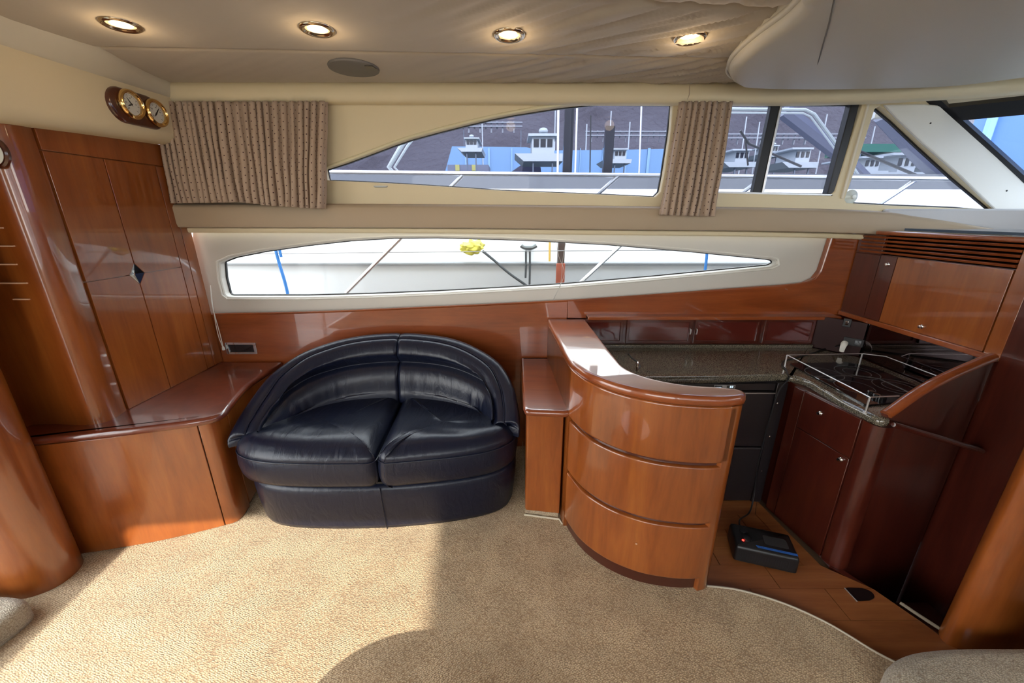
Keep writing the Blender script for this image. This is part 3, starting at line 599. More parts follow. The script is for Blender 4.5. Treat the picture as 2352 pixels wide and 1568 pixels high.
# ------------------------------------------------------------------ curtains
def curtain(top, bot, n, amp, name, label, seed, hem=None):
    """top/bot = 3D polylines sampled in parallel; n pleats"""
    rnd_ = random.Random(seed); ph = []; s = 0
    for k in range(n+1): ph.append(s); s += rnd_.uniform(.6, 1.4)
    ph = [p/ph[-1] for p in ph]; am = [amp*rnd_.uniform(.6, 1.25) for _ in range(n+1)]
    nu, nv = n*10, 30; bm = BM(); uvl = bm.loops.layers.uv.new('UVMap'); g = []; U = []
    for i in range(nu+1):
        k = min(i//10, n-1); f = i/10-k; u = ph[k]+(ph[k+1]-ph[k])*f; A_ = am[k]+(am[min(k+1, n)]-am[k])*f
        a = top(u); b = bot(u); row = []
        for j in range(nv+1):
            t = j/nv; p = a.lerp(b, t)
            loose = .55+.45*t
            wob = .012*noise.noise(Vector((u*9, t*2.2, seed)))*t
            off = A_*loose*math.cos(2*PI*i/10+1.2*noise.noise(Vector((k*.7, t*1.5, seed+5))))
            sx = A_*.45*math.sin(4*PI*i/10)*.5
            row.append(bm.verts.new((p.x+sx+wob, p.y+off-.004*math.sin(PI*t), p.z+(.003*noise.noise(Vector((u*30, 0, seed))) if t > .95 else 0))))
        g.append(row)
    acc = 0; U = [0]
    for i in range(nu): acc += (g[i+1][nv//2].co-g[i][nv//2].co).length; U.append(acc)
    H_ = (g[0][0].co-g[0][-1].co).length
    for i in range(nu):
        for j in range(nv):
            f = bm.faces.new((g[i][j], g[i][j+1], g[i+1][j+1], g[i+1][j]))
            for lp_, (ii, jj) in zip(f.loops, ((i, j), (i, j+1), (i+1, j+1), (i+1, j))): lp_[uvl].uv = (U[ii], H_*jj/nv)
    bmesh.ops.recalc_face_normals(bm, faces=bm.faces)
    o = finish(bm, name, CURTAIN, None, smooth=180); sm = o.modifiers.new('thick', 'SOLIDIFY'); sm.thickness = .0015
    return tag(o, label, 'curtain', 'dotted pleated curtains')
def lin(pts):
    def f(u):
        for (a, p), (b, q) in zip(pts, pts[1:]):
            if u <= b: return Vector(p).lerp(Vector(q), (u-a)/(b-a))
        return Vector(pts[-1][1])
    return f
curtain(lin([(0, (-1.685, 2.10, 1.90)), (.15, (-1.585, 2.095, 1.90)), (1, (-.865, 2.085, 1.90))]),
        lin([(0, (-1.705, 2.085, 1.450)), (.45, (-1.33, 2.05, 1.456)), (.62, (-1.2, 2.045, 1.44)), (1, (-.925, 2.035, 1.424))]), 24, .023, 'curtain', 'wide pleated beige dotted curtain gathered at the left beside the cabinet', 3)
curtain(lin([(0, (.785, 2.09, 1.90)), (1, (1.035, 2.09, 1.90))]), lin([(0, (.735, 2.04, 1.396)), (1, (1.005, 2.04, 1.388))]), 8, .021, 'curtain', 'narrow pleated beige dotted curtain hanging between the side windows', 9)

# ================================================================== SOFA
sofa = thing('sofa', (-.61, 1.8, 0), 'navy blue leather two-seat tub sofa with curved back', 'sofa')
base_o = [(-1.205, 2.02), (-1.235, 1.85), (-1.235, 1.66), (-1.215, 1.56), (-1.13, 1.485), (-.954, 1.452), (-.63, 1.452), (-.36, 1.480), (-.16, 1.525), (-.05, 1.575), (.005, 1.645), (.015, 1.75), (.0, 1.95), (-.2, 2.08), (-.63, 2.1), (-1.05, 2.08)]
bo = [tuple(p[:2]) for p in crom([(*p, 0) for p in reversed(base_o)], 6, True)]
bm = BM(); loft(bm, [[(p[0], p[1], z) for p in inset(bo, d)] for d, z in ((.03, .0), (.022, .004), (.012, .03), (.002, .12), (-.004, .20), (0, .228), (.008, .243), (.03, .252))]); base = finish(bm, 'base', LEATHER, sofa, smooth=60)
bm = BM(); tube(bm, [(-.585, 1.450, .245), (-.584, 1.447, .20), (-.583, 1.449, .12), (-.582, 1.459, .03), (-.582, 1.47, .003)], .0022, 6); finish(bm, 'seam', LEATHER, base)
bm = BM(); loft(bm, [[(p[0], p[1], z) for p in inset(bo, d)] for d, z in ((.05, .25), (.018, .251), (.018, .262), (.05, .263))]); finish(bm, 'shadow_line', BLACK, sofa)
SEAMX = -.612
def SK(y): return .03*(2.0-y)/.55
def seat(o, label_side):
    o = [(x+(SK(y) if abs(x-SEAMX) < .12 else 0), y) for x, y in o]
    oc = [tuple(p[:2]) for p in crom([(*p, 0) for p in o], 5, True)]
    def zf(x, y):
        f = max(0, min(1, (y-1.44)/.12)); back = max(0, min(1, (y-1.60)/.2))
        w1 = noise.noise(Vector((x*14, y*9, 1)))*.010+(abs(noise.noise(Vector((x*30+y*12, y*10-x*4, 4))))-.2)*.016
        cen = math.exp(-((x-(-.93 if x < SEAMX else -.30))/.20)**2-((y-1.70)/.12)**2)
        fold = .012*math.exp(-((y-1.585-.03*math.sin(x*9))/.014)**2)*min(1, cen*3+.25)
        return .024*math.sin(min(1, f)*PI*.5)*(1-back) - .020*cen + w1*cen*1.5 - fold
    bm = BM()
    n0 = [(.022, .262), (.008, .270), (.000, .29), (-.006, .33), (-.004, .365), (0.0, .388), (.002, .394), (.001, .400), (.008, .418), (.022, .432)]
    c = sum((Vector(p) for p in oc), Vector((0, 0)))/len(oc); R = []
    for d, z in n0:
        R.append([Vector((p.x, p.y, z)) for p in inset(oc, d)])
    base_ = [p + (c-p).normalized()*min(.03, (c-p).length*.3) for p in inset(oc, .022)]
    R.append([Vector((p.lerp(q_, .5).x, p.lerp(q_, .5).y, .441)) for p, q_ in zip(inset(oc, .022), base_)]); R.append([Vector((p.x, p.y, .445)) for p in base_])
    for k in range(1, 12):
        t = k/12; R.append([Vector((p.lerp(c, t).x, p.lerp(c, t).y, .445+.004*math.sin(t*PI/2))) for p in base_])
    for r_, fz in zip(R[8:], (.12, .35, .62, .88)+(1,)*20):
        for p in r_: p.z += zf(p.x, p.y)*fz
    rs = [[bm.verts.new(p) for p in q] for q in R]; n = len(oc)
    for a, b in zip(rs, rs[1:]):
        for i in range(n): bm.faces.new((a[i], a[(i+1) % n], b[(i+1) % n], b[i]))
    bm.faces.new(list(reversed(rs[0]))); cv = bm.verts.new((c.x, c.y, .449+zf(c.x, c.y)))
    for i in range(n): bm.faces.new((rs[-1][i], rs[-1][(i+1) % n], cv))
    bmesh.ops.recalc_face_normals(bm, faces=bm.faces)
    for _ in range(7): bmesh.ops.smooth_vert(bm, verts=[v for v in bm.verts if v.co.z > .428], factor=.5, use_axis_x=False, use_axis_y=False, use_axis_z=True)
    s_ = finish(bm, 'seat_cushion', LEATHER, sofa, smooth=180)
    for z in (.391,):
        bm = BM(); q = [Vector((p.x, p.y, z)) for p in inset(oc, -.001)]; q += q[:2]; tube(bm, q, .0032, 6); finish(bm, 'piping', LEATHER, s_)
    return s_
seat([(SEAMX-.012, 1.440), (SEAMX-.004, 1.465), (SEAMX-.003, 1.6), (SEAMX-.003, 1.8), (SEAMX-.003, 2.0), (SEAMX-.02, 2.03), (-.85, 2.03), (-1.06, 1.99), (-1.17, 1.90), (-1.235, 1.78), (-1.262, 1.66), (-1.255, 1.56), (-1.20, 1.485), (-1.08, 1.437), (-.90, 1.420), (-.70, 1.420), (SEAMX-.035, 1.425)], 0)
seat([(SEAMX+.012, 1.442), (SEAMX+.035, 1.428), (-.56, 1.424), (-.40, 1.443), (-.22, 1.475), (-.08, 1.525), (.0, 1.60), (.022, 1.69), (.015, 1.80), (-.03, 1.90), (-.12, 1.98), (-.3, 2.03), (SEAMX+.02, 2.03), (SEAMX+.003, 2.0), (SEAMX+.003, 1.8), (SEAMX+.003, 1.6), (SEAMX+.004, 1.465)], 1)
rim = [(-1.268, 1.522, .435), (-1.275, 1.54, .462), (-1.275, 1.60, .505), (-1.262, 1.70, .565), (-1.225, 1.83, .640), (-1.13, 1.96, .703), (-.98, 2.055, .742), (-.82, 2.10, .764), (-.64, 2.115, .773), (-.46, 2.10, .768), (-.30, 2.06, .752), (-.16, 1.995, .715), (-.05, 1.91, .665), (.012, 1.80, .600), (.034, 1.70, .535), (.036, 1.625, .482), (.030, 1.608, .45)]
rc = crom(rim, 8)
ks = min(range(len(rc)), key=lambda i: abs(rc[i].x-SEAMX))
def back(idx, name_rim, name_back):
    pr = [rc[i] for i in idx]
    Rr, Rb, P1, P2_ = [], [], [], []
    n = len(idx)
    for q, i in enumerate(idx):
        p = Vector(rc[i]); p.x += (-.0022 if idx[0] == 0 else .0022) if i == ks else 0; t = rc[min(i+1, len(rc)-1)]-rc[max(i-1, 0)]; t = Vector((t.x, t.y, 0)).normalized(); nr_ = Vector((t.y, -t.x, 0))
        dseam = abs(i-ks)/8; sh = .005*math.exp(-(dseam/.06)**2); darm = min(i, len(rc)-1-i)/8
        zt = p.z; zb = .405; H_ = max(zt-zb, .02); k = min(1, H_/.15)
        def Q(d, z): return Vector((p.x, p.y, 0))+nr_*d+Vector((0, 0, z))
        prof = [(.0, zb), (-.002, zb+.3*H_), (.0, zb+.7*H_), (.004, zt-.03*k), (.012, zt-.010*k), (.026, zt-.002*k), (.042, zt-.001*k), (.060, zt-.007*k), (.072, zt-.016*k), (.075, zt-.028*k), (.066, zt-.05*k), (.06, zb+.2*H_), (.05, zb)]
        Rr.append([Q(d+sh*.4, z-sh) for d, z in prof])
        fade = max(.0, min(1, (darm-1.6)/2.2)); cz = zb+.60*H_
        wr = .004*noise.noise(Vector((q*.45, 0, 2)))*min(1, dseam/2)
        cr = .028*fade
        w2 = .006*noise.noise(Vector((q*.9, 7, 2)))*fade
        prof2 = [(.060, zt-.060*k), (.071, zt-.026*k), (.086, zt-.017*k), (.106, zt-.026*k), (.126+wr, zt-.056*k), (.136+wr+w2, cz+.11*H_+.02*k), (.128-cr*.15, cz+.035), (.126-cr, cz+.006), (.126-cr*1.05, cz-.002), (.136-cr*.3, cz-.022), (.152+w2, cz-.06*k-.01), (.162+w2*1.5, cz-.14*k), (.168, zb+.17*H_), (.172, zb+.03), (.165, zb+.005), (.12, zb), (.07, zb)]
        m_ = max(.25, min(1, darm/.9+.25))
        prof2 = [(.07+(d-.07)*m_, max(z, zb)) for d, z in prof2]
        Rb.append([Q(d-sh*.6, z-sh*.5) for d, z in prof2])
        P1.append(Q(.073, zt-.017*k))
    bm = BM(); loft(bm, Rr); r_ = finish(bm, 'back_rim', LEATHER, sofa, smooth=70)
    bm = BM(); tube(bm, P1, .0035, 6); finish(bm, 'piping', LEATHER, r_)
    bm = BM(); loft(bm, [crom(r, 3, True) for r in Rb]); finish(bm, 'back_cushion', LEATHER, sofa, smooth=80)
back(list(range(0, ks+1)), 'l', 'l'); back(list(range(ks, len(rc))), 'r', 'r')

# ================================================================== SIDE TABLE
st = thing('side_cabinet', (.14, 1.85, 0), 'narrow cherry cabinet with glossy top between the sofa and the bar counter', 'cabinet')
so_ = [(.052, 2.155), (.050, 1.85), (.048, 1.54), (.056, 1.508), (.08, 1.498), (.225, 1.486), (.252, 1.492), (.262, 1.515), (.262, 1.56), (.262, 2.155)]
bm = BM(); slab(bm, rnd(so_, .01, 2), .572, .602); finish(bm, 'top', CHERRY_H, st, smooth=50)
bm = BM(); box(bm, .066, .225, 1.575, 2.15, .075, .572); finish(bm, 'body', CHERRY, st, smooth=0)
bm = BM(); prism(bm, rnd([(.062, 1.56), (.068, 1.545), (.226, 1.522), (.226, 1.578), (.062, 1.578)], .006, 3), .045, .566); finish(bm, 'door', CHERRY, st, bevel=.0015, smooth=50)
bm = BM(); prism(bm, [(.066, 1.572), (.224, 1.545), (.224, 2.14), (.066, 2.14)], .0, .046); finish(bm, 'plinth', CARPET, st, smooth=0)
bm = BM(); tube(bm, [(.060, 1.56, .004), (.10, 1.553, .004), (.228, 1.53, .004), (.238, 1.50, .004)], .0045, 6); finish(bm, 'floor_binding', mat('pale_binding_cord'), st)

# ================================================================== BAR COUNTER
bar_ = thing('bar_counter', (.45, 1.5, 0), 'curved glossy cherry bar counter with three grooved bands and broad top', 'counter')
front = [(.205, 2.15), (.222, 1.80), (.236, 1.53), (.262, 1.42), (.305, 1.33), (.385, 1.245), (.49, 1.185), (.60, 1.158), (.69, 1.152), (.745, 1.160)]
backp = [(.745, 1.222), (.70, 1.235), (.63, 1.245), (.55, 1.275), (.48, 1.33), (.435, 1.41), (.425, 1.53), (.418, 1.80), (.41, 2.15)]
fcrv = crom([(*p, 0) for p in front], 8); bcrv = crom([(*p, 0) for p in backp], 8)
endc = [(.762, 1.168, 0), (.775, 1.185, 0), (.775, 1.203, 0), (.762, 1.219, 0)]
topo = [tuple(p[:2]) for p in [*fcrv, *[Vector(p) for p in endc], *bcrv]]
bm = BM(); slab(bm, inset(topo, -.006), .800, .836); finish(bm, 'top', CHERRY_H, bar_, smooth=50)
core = inset(topo, .016); bm = BM(); prism(bm, core, .002, .800); finish(bm, 'core', mat('groove_mahogany', (.06, .012, .006), .3, coat=.6), bar_, smooth=50)
def band(z0, z1, i0, i1, name='band'):
    path = [Vector(p) for p in fcrv[i0:i1]]
    bm = BM(); rings = []
    for i, p in enumerate(path):
        t = path[min(i+1, len(path)-1)]-path[max(i-1, 0)]; t.normalize(); n_ = Vector((-t.y, t.x, 0))
        q = [(.0185, z0), (.004, z0), (.0005, z0+.003), (0, z0+.008), (0, z1-.008), (.0005, z1-.003), (.004, z1), (.0185, z1)]
        rings.append([Vector((p.x, p.y, z))+n_*d for d, z in q])
    loft(bm, rings); return finish(bm, name, CHERRY, bar_, smooth=50)
i_end = len(fcrv)-4; i_st = next(i for i, p in enumerate(fcrv) if p.y < 1.49)
band(.582, .799, 0, len(fcrv)-1); band(.325, .565, i_st, i_end); band(.062, .308, i_st, i_end)
bm = BM(); loft(bm, [[(p[0], p[1], z) for p in inset(topo, .024)] for z in (.0, .06)]); finish(bm, 'plinth', MAHOG, bar_, smooth=50)
band(.0, .799, 0, i_st, 'rear_post')
ep = [tuple(p[:2]) for p in fcrv[i_end-1:]]+[tuple(p[:2]) for p in endc]+[(.73, 1.228), (.71, 1.232), (.70, 1.20)]
bm = BM(); prism(bm, ep, .0, .799); finish(bm, 'end_post', CHERRY, bar_, smooth=50)
bm = BM(); q = P(1480, 1245, y=1.19); lathe(bm, [(.004, 0), (.004, .002), (.002, .0025)], face_M(Vector((.476, 1.188, .20)), (-.4, -1, 0)), 12); finish(bm, 'screw_cap', mat('pale_cap', (.55, .3, .18), .5), bar_)
gl = []
for i, p in enumerate(fcrv[::1]):
    pass
# inside lining of bar on galley side
# ================================================================== GALLEY
CZ = .68
cup = thing('galley_cupboard', (1.05, 2.13, .69), 'low shade-toned cherry cupboard row with small framed doors above the granite', 'cupboard')
bm = BM(); box(bm, .42, 1.80, 2.12, 2.155, .685, .856); finish(bm, 'body', SHADED_CHERRY_H, cup, smooth=0)
def cdoor(a, b, handle=None, m=SHADED_CHERRY_H):
    x0, x1 = P(a, 790, y=2.11).x, P(b, 790, y=2.11).x; z0, z1 = .703, .842
    bm = BM(); plate(bm, [(x0, z0), (x1, z0), (x1, z1), (x0, z1)], [[(x0+.016, z0+.016), (x1-.016, z0+.016), (x1-.016, z1-.016), (x0+.016, z1-.016)]], xz(2.108), .012)
    d = finish(bm, 'door', m, cup, bevel=.002, smooth=0)
    bm = BM(); box(bm, x0+.01, x1-.01, 2.114, 2.119, z0+.01, z1-.01); finish(bm, 'inset_panel', mat('glossy_mahogany_panel', (.10, .016, .011), .12, coat=1), d, smooth=0)
    if handle:
        hx = x0+.010 if handle < 0 else x1-.010
        bm = BM(); tube(bm, [(hx, 2.108, .79), (hx, 2.098, .788), (hx, 2.096, .775), (hx, 2.098, .762), (hx, 2.108, .76)], .003, 8); finish(bm, 'handle', STEEL, d)
cdoor(1338, 1428); cdoor(1436, 1584, 1); cdoor(1590, 1738, -1); cdoor(1748, 1862)
bm = BM(); box(bm, .42, 1.82, 2.095, 2.158, .842, .862); finish(bm, 'pelmet', CHERRY_H, cup, bevel=.004)
# dark splashback corner + smoked mirror
spb = thing('splashback', (1.8, 2.0, .68), 'black glossy corner splashback panel holding the galley socket', 'splashback')
bm = BM(); hexa(bm, [(1.705, 2.118, .681), (1.845, 1.96, .681), (1.86, 1.975, .681), (1.72, 2.13, .681), (1.705, 2.118, .86), (1.845, 1.96, .86), (1.86, 1.975, .86), (1.72, 2.13, .86)]); finish(bm, 'panel', mat('dark_splashback_laminate', (.028, .009, .009), .4, spec=.2), spb, smooth=0)
nc = Vector((-.158, -.14, 0)).normalized()*-1; nc = Vector((-.748, -.663, 0)); tcn = Vector((.663, -.748, 0))
def onc(px, py):  # point of the corner panel under a photo pixel
    o_ = Vector((1.705, 2.118, 0)); d = P(px, py, y=1)-Vector((0, 0, EYE)); e = Vector((0, 0, EYE)); t = nc.dot(o_-e)/nc.dot(d); return e+d*t
mir = thing('smoked_mirror', (1.85, 1.7, .68), 'smoked mirror splashback behind the hob under the locker', 'mirror')
bm = BM(); box(bm, 1.846, 1.852, 1.43, 1.962, .681, .868); finish(bm, 'sheet', MIRROR, mir, smooth=0)
# sockets on the corner
sw_ = thing('wall_socket', tuple(onc(1958, 783)), 'black double socket on the corner splashback with a white plug in it', 'socket')
def cb(c, w_, h, d0, d1, name, m, par, bv=.002):
    bm = BM(); u = tcn*w_/2; k = Vector((0, 0, h/2)); a = nc*d0; b = nc*d1
    hexa(bm, [c-u-k+a, c+u-k+a, c+u-k+b, c-u-k+b, c-u+k+a, c+u+k+a, c+u+k+b, c-u+k+b]); return finish(bm, name, m, par, bevel=bv)
c0 = onc(1960, 785); cb(c0, .085, .042, 0, .006, 'plate', BLACK, sw_); cb(c0+tcn*.02, .028, .028, .006, .009, 'rocker', BLKGL, sw_)
tv = thing('light_switch', tuple(onc(1946, 740)), 'small black rocker switch high on the corner splashback', 'switch')
c0 = onc(1946, 741); cb(c0, .035, .045, 0, .006, 'plate', BLACK, tv); cb(c0, .014, .022, .006, .010, 'rocker', CHROME, tv)
# plug
plug = thing('white_plug', tuple(P(1932, 797, z=.70)), 'white shaver-style plug at the end of the black lead in the galley corner', 'plug')
pq = onc(1940, 792)+nc*.035; bm = BM()
R = []
for k in range(7):
    a = k/6*PI*.6; c = pq+nc*(-.02+.03*math.sin(a))+Vector((0, 0, .012-.03*(1-math.cos(a)))); r = .016-.001*k
    R.append([c+tcn*math.cos(2*PI*q/12)*r+(nc*math.cos(a+.4)*-1*.3+Vector((0, 0, math.cos(a)*.9)))*math.sin(2*PI*q/12)*r for q in range(12)])
loft(bm, R); finish(bm, 'plug_body', WHITEP, plug)
bm = BM(); 
for s in (-1, 1): tube(bm, [pq+tcn*.008*s-nc*.02, pq+tcn*.008*s-nc*.036], .002, 6)
finish(bm, 'pins', STEEL, plug)
# granite worktop
wt = thing('galley_worktop', (1.2, 1.8, .65), 'speckled grey granite galley worktop turning the corner to the hob', 'worktop')
fr_ = [P2(1500, 868, CZ), P2(1650, 866, CZ), P2(1795, 861, CZ), P2(1812, 862, CZ), P2(1835, 867, CZ), P2(1858, 876, CZ), P2(1885, 892, CZ), P2(1925, 915, CZ), P2(1965, 935, CZ), P2(2005, 955, CZ), P2(2030, 963, CZ), P2(2046, 962, CZ)]
frc = [tuple(p[:2]) for p in crom([(*p, 0) for p in fr_], 4)]
wo = [(.47, 2.14), (.46, 1.67)]+frc+[(1.424, 1.318), (1.845, 1.41), (1.845, 1.955), (1.70, 2.12), (1.70, 2.14)]
bm = BM(); loft(bm, [[(p[0], p[1], z) for p in o_] for o_, z in ((inset(wo, .012), .645), (inset(wo, .003), .650), (wo, .662), (inset(wo, .003), .674), (inset(wo, .009), CZ), (inset(wo, .018), CZ))]); finish(bm, 'slab', GRANITE, wt, smooth=50)
bm = BM(); box(bm, .44, 1.70, 2.095, 2.119, CZ-.001, CZ+.018); finish(bm, 'upstand', GRANITE, wt, bevel=.003)
# sink lid edge glimpsed at left
bm = BM(); tube(bm, crom([P(1443, 812, z=CZ+.002), P(1452, 822, z=CZ+.002), P(1466, 832, z=CZ+.002), P(1470, 842, z=CZ+.002), P(1462, 850, z=CZ+.002)], 5), .003, 6); finish(bm, 'sink_rim', BLACK, wt)
tp_ = thing('tap', tuple(P(1462, 852, z=.70)), 'small chrome tap end just showing over the bar top', 'tap')
bm = BM(); q = P(1462, 858, z=CZ); tube(bm, crom([q, q+Vector((0, 0, .03)), q+Vector((.004, .01, .045)), q+Vector((.012, .03, .048))], 4), .006, 8); finish(bm, 'spout', CHROME, tp_)
# hob
hz = CZ+.001
hb = thing('ceramic_hob', (1.6, 1.6, CZ), 'black ceramic hob with four grey rings set in the granite', 'hob')
ho = rnd([P2(1822, 836, CZ), P2(1998, 833, CZ), P2(2125, 893, CZ), P2(2085, 930, CZ), P2(1992, 937, CZ), P2(1975, 930, CZ)], .02, 4)
ho = rnd([P2(1812, 836, CZ), (1.71, 1.86), (1.775, 1.78), (1.775, 1.42), P2(2060, 926, CZ), P2(1990, 934, CZ)], .015, 4)
bm = BM(); loft(bm, [[(p[0], p[1], z) for p in inset(ho, d)] for d, z in ((0, hz-.001), (0, hz+.004), (.002, hz+.006))]); finish(bm, 'glass', BLKGL, hb)
for (px, py, r) in ((1893, 858, .075), (1968, 855, .085), (2062, 888, .085), (1962, 888, .07)):
    c = P(px, py, z=hz+.006)
    for rr_ in (r, r*.62):
        if rr_ != r and r < .08: continue
        bm = BM(); n = 40; R = [[(c.x+math.cos(2*PI*k/n)*q, c.y+math.sin(2*PI*k/n)*q, hz+.0066) for k in range(n)] for q in (rr_-.0015, rr_+.0015)]; loft(bm, R, cap=False); finish(bm, 'ring', mat('hob_ring_print', (.12, .12, .125), .3), hb, smooth=0)
for (px, py) in ((2000, 905), (2012, 912), (2026, 917)):
    bm = BM(); lathe(bm, [(.014, 0), (.014, .012), (.011, .016), (.003, .017)], Matrix.Translation(P(px, py, z=hz+.006)), 20); finish(bm, 'control_knob', BLKGL, hb)
# fiddle rail round the hob
fz = .745
fr2_ = thing('hob_rail', (1.5, 1.6, CZ), 'thin stainless fiddle rail standing around the black hob', 'rail')
c1 = P(1808, 815, z=fz); c2 = P(1981, 812, z=fz); c4 = P(1998, 912, z=fz); c3 = P(2065, 909, z=fz); ccc = [P(1797, 850, z=CZ), P(1970, 845, z=CZ), P(1988, 940, z=CZ)]
bm = BM(); tube(bm, [c1, c4], .0024, 8); finish(bm, 'bar', STEEL, fr2_)
bm = BM(); tube(bm, [c1, c2], .0022, 8); finish(bm, 'bar', STEEL, fr2_)
bm = BM(); tube(bm, [c2, Vector((1.81, c2.y-.04, fz)), Vector((1.81, 1.45, fz))], .0022, 8); finish(bm, 'bar', STEEL, fr2_)
bm = BM(); tube(bm, [c4, Vector((c3.x, c3.y, fz))], .0024, 8); finish(bm, 'bar', STEEL, fr2_)
for c in (c1, c2, c4):
    bm = BM(); tube(bm, [c, Vector((c.x, c.y, CZ))], .0035, 8); lathe(bm, [(.008, 0), (.008, .003), (.004, .005)], Matrix.Translation((c.x, c.y, CZ)), 12); finish(bm, 'post', STEEL, fr2_)
# fridge
FY = 1.70
fg = thing('fridge', (1.0, 1.9, -.03), 'black two-drawer under-counter fridge behind the bar counter', 'fridge')
bm = BM(); box(bm, .45, 1.285, FY+.012, 2.12, -.03, .648); finish(bm, 'housing', FRIDGE, fg, smooth=0)
bm = BM(); box(bm, .47, 1.245, FY-.004, FY+.012, .605, .640); finish(bm, 'control_panel', FRIDGE, fg, bevel=.002)
a, b = P(1641, 880, y=FY-.004), P(1691, 874, y=FY-.004)
bm = BM(); box(bm, a.x, b.x, FY-.007, FY-.004, .616, .634); dp = finish(bm, 'display', mat('silver_display', (.45, .45, .48), .3, metal=.6), fg, bevel=.001)
bm = BM(); wd = b.x-a.x; box(bm, a.x+.03*wd, a.x+.38*wd, FY-.0078, FY-.007, .619, .631); finish(bm, 'display_window', BLKGL, dp, smooth=0); bm = BM(); box(bm, a.x+.60*wd, a.x+.95*wd, FY-.0078, FY-.007, .619, .631); finish(bm, 'display_window', BLKGL, dp, smooth=0)
bm = BM()
for k in range(5): box(bm, a.x+wd*(.06+.06*k), a.x+wd*(.06+.06*k+.03), FY-.0084, FY-.0078, .621, .6245)
finish(bm, 'indicator', mat('pale_digit', (.5, .6, .7), .5, emit=(.5, .65, .8), es=.8), dp, smooth=0)
bm = BM()
for dx in (.74, .83):
    x0 = a.x+wd*dx; w0 = wd*.055
    for s in ((0, w0, .6205, .6215), (0, w0, .6246, .6256), (0, w0, .6287, .6297), (0, w0*.22, .6205, .6297), (w0*.78, w0, .6205, .6297)): box(bm, x0+s[0], x0+s[1], FY-.0084, FY-.0078, s[2], s[3])
finish(bm, 'digit', mat('pale_digit'), dp, smooth=0)
bm = BM(); box(bm, .47, 1.245, FY-.012, FY+.012, .305, .600); u_ = finish(bm, 'drawer', FRIDGE, fg, bevel=.003); bm = BM(); box(bm, .47, 1.245, FY-.015, FY-.012, .592, .597); finish(bm, 'handle_lip', STEEL, u_)
bm = BM(); box(bm, .47, 1.245, FY-.012, FY+.012, -.02, .298); l_ = finish(bm, 'drawer', FRIDGE, fg, bevel=.003); bm = BM(); box(bm, .47, 1.245, FY-.014, FY-.012, .290, .294); finish(bm, 'handle_lip', mat('dull_steel', (.25, .25, .28), .4, metal=1), l_)
bm = BM(); box(bm, 1.25, 1.30, FY-.01, FY+.012, -.03, .645); s_ = finish(bm, 'side_frame', FRIDGE, fg, bevel=.002)
for z in (.54, .36, .16): bm = BM(); lathe(bm, [(.004, 0), (.004, .002), (.002, .003)], face_M(Vector((1.268, FY-.01, z)), (0, -1, 0)), 10); finish(bm, 'screw', CHROME, s_)
# hob cabinet
hc = thing('hob_cabinet', (1.5, 1.5, -.03), 'shade-toned cherry cabinet under the hob with two knobbed doors and rounded corner post', 'cabinet')
f0, f1 = Vector((1.302, 1.655, 0)), Vector((1.350, 1.345, 0))
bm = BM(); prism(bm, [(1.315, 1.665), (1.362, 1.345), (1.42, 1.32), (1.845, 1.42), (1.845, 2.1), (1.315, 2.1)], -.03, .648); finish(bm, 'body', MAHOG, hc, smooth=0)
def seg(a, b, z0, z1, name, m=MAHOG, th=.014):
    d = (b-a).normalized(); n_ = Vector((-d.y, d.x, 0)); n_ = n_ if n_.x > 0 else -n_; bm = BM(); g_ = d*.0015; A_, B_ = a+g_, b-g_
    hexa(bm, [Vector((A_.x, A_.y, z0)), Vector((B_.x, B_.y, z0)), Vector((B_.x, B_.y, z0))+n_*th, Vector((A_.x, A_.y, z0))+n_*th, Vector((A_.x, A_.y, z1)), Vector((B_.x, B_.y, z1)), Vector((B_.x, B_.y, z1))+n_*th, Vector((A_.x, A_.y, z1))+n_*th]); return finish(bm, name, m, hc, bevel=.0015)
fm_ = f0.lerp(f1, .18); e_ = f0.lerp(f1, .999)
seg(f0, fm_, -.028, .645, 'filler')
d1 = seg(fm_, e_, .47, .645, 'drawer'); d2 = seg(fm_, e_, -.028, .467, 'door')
nk = Vector((-(f1-f0).y, (f1-f0).x, 0)).normalized(); nk = nk if nk.x < 0 else -nk
def onf(px, py):
    e = Vector((0, 0, EYE)); d = P(px, py, y=1)-e; return e+d*(nk.dot(f0-e)/nk.dot(d))
knob('knob', onf(1884, 949), nk, d1); knob('knob', onf(1931, 1055), nk, d2)
bm = BM(); cp = crom([(1.352, 1.340, 0), (1.358, 1.305, 0), (1.382, 1.283, 0), (1.42, 1.285, 0), (1.44, 1.30, 0)], 6); loft(bm, [[(p.x, p.y, z) for p in cp]+[(1.44, 1.35, z), (1.36, 1.35, z)] for z in (-.03, .646)]); finish(bm, 'corner_post', MAHOG, hc, smooth=50)
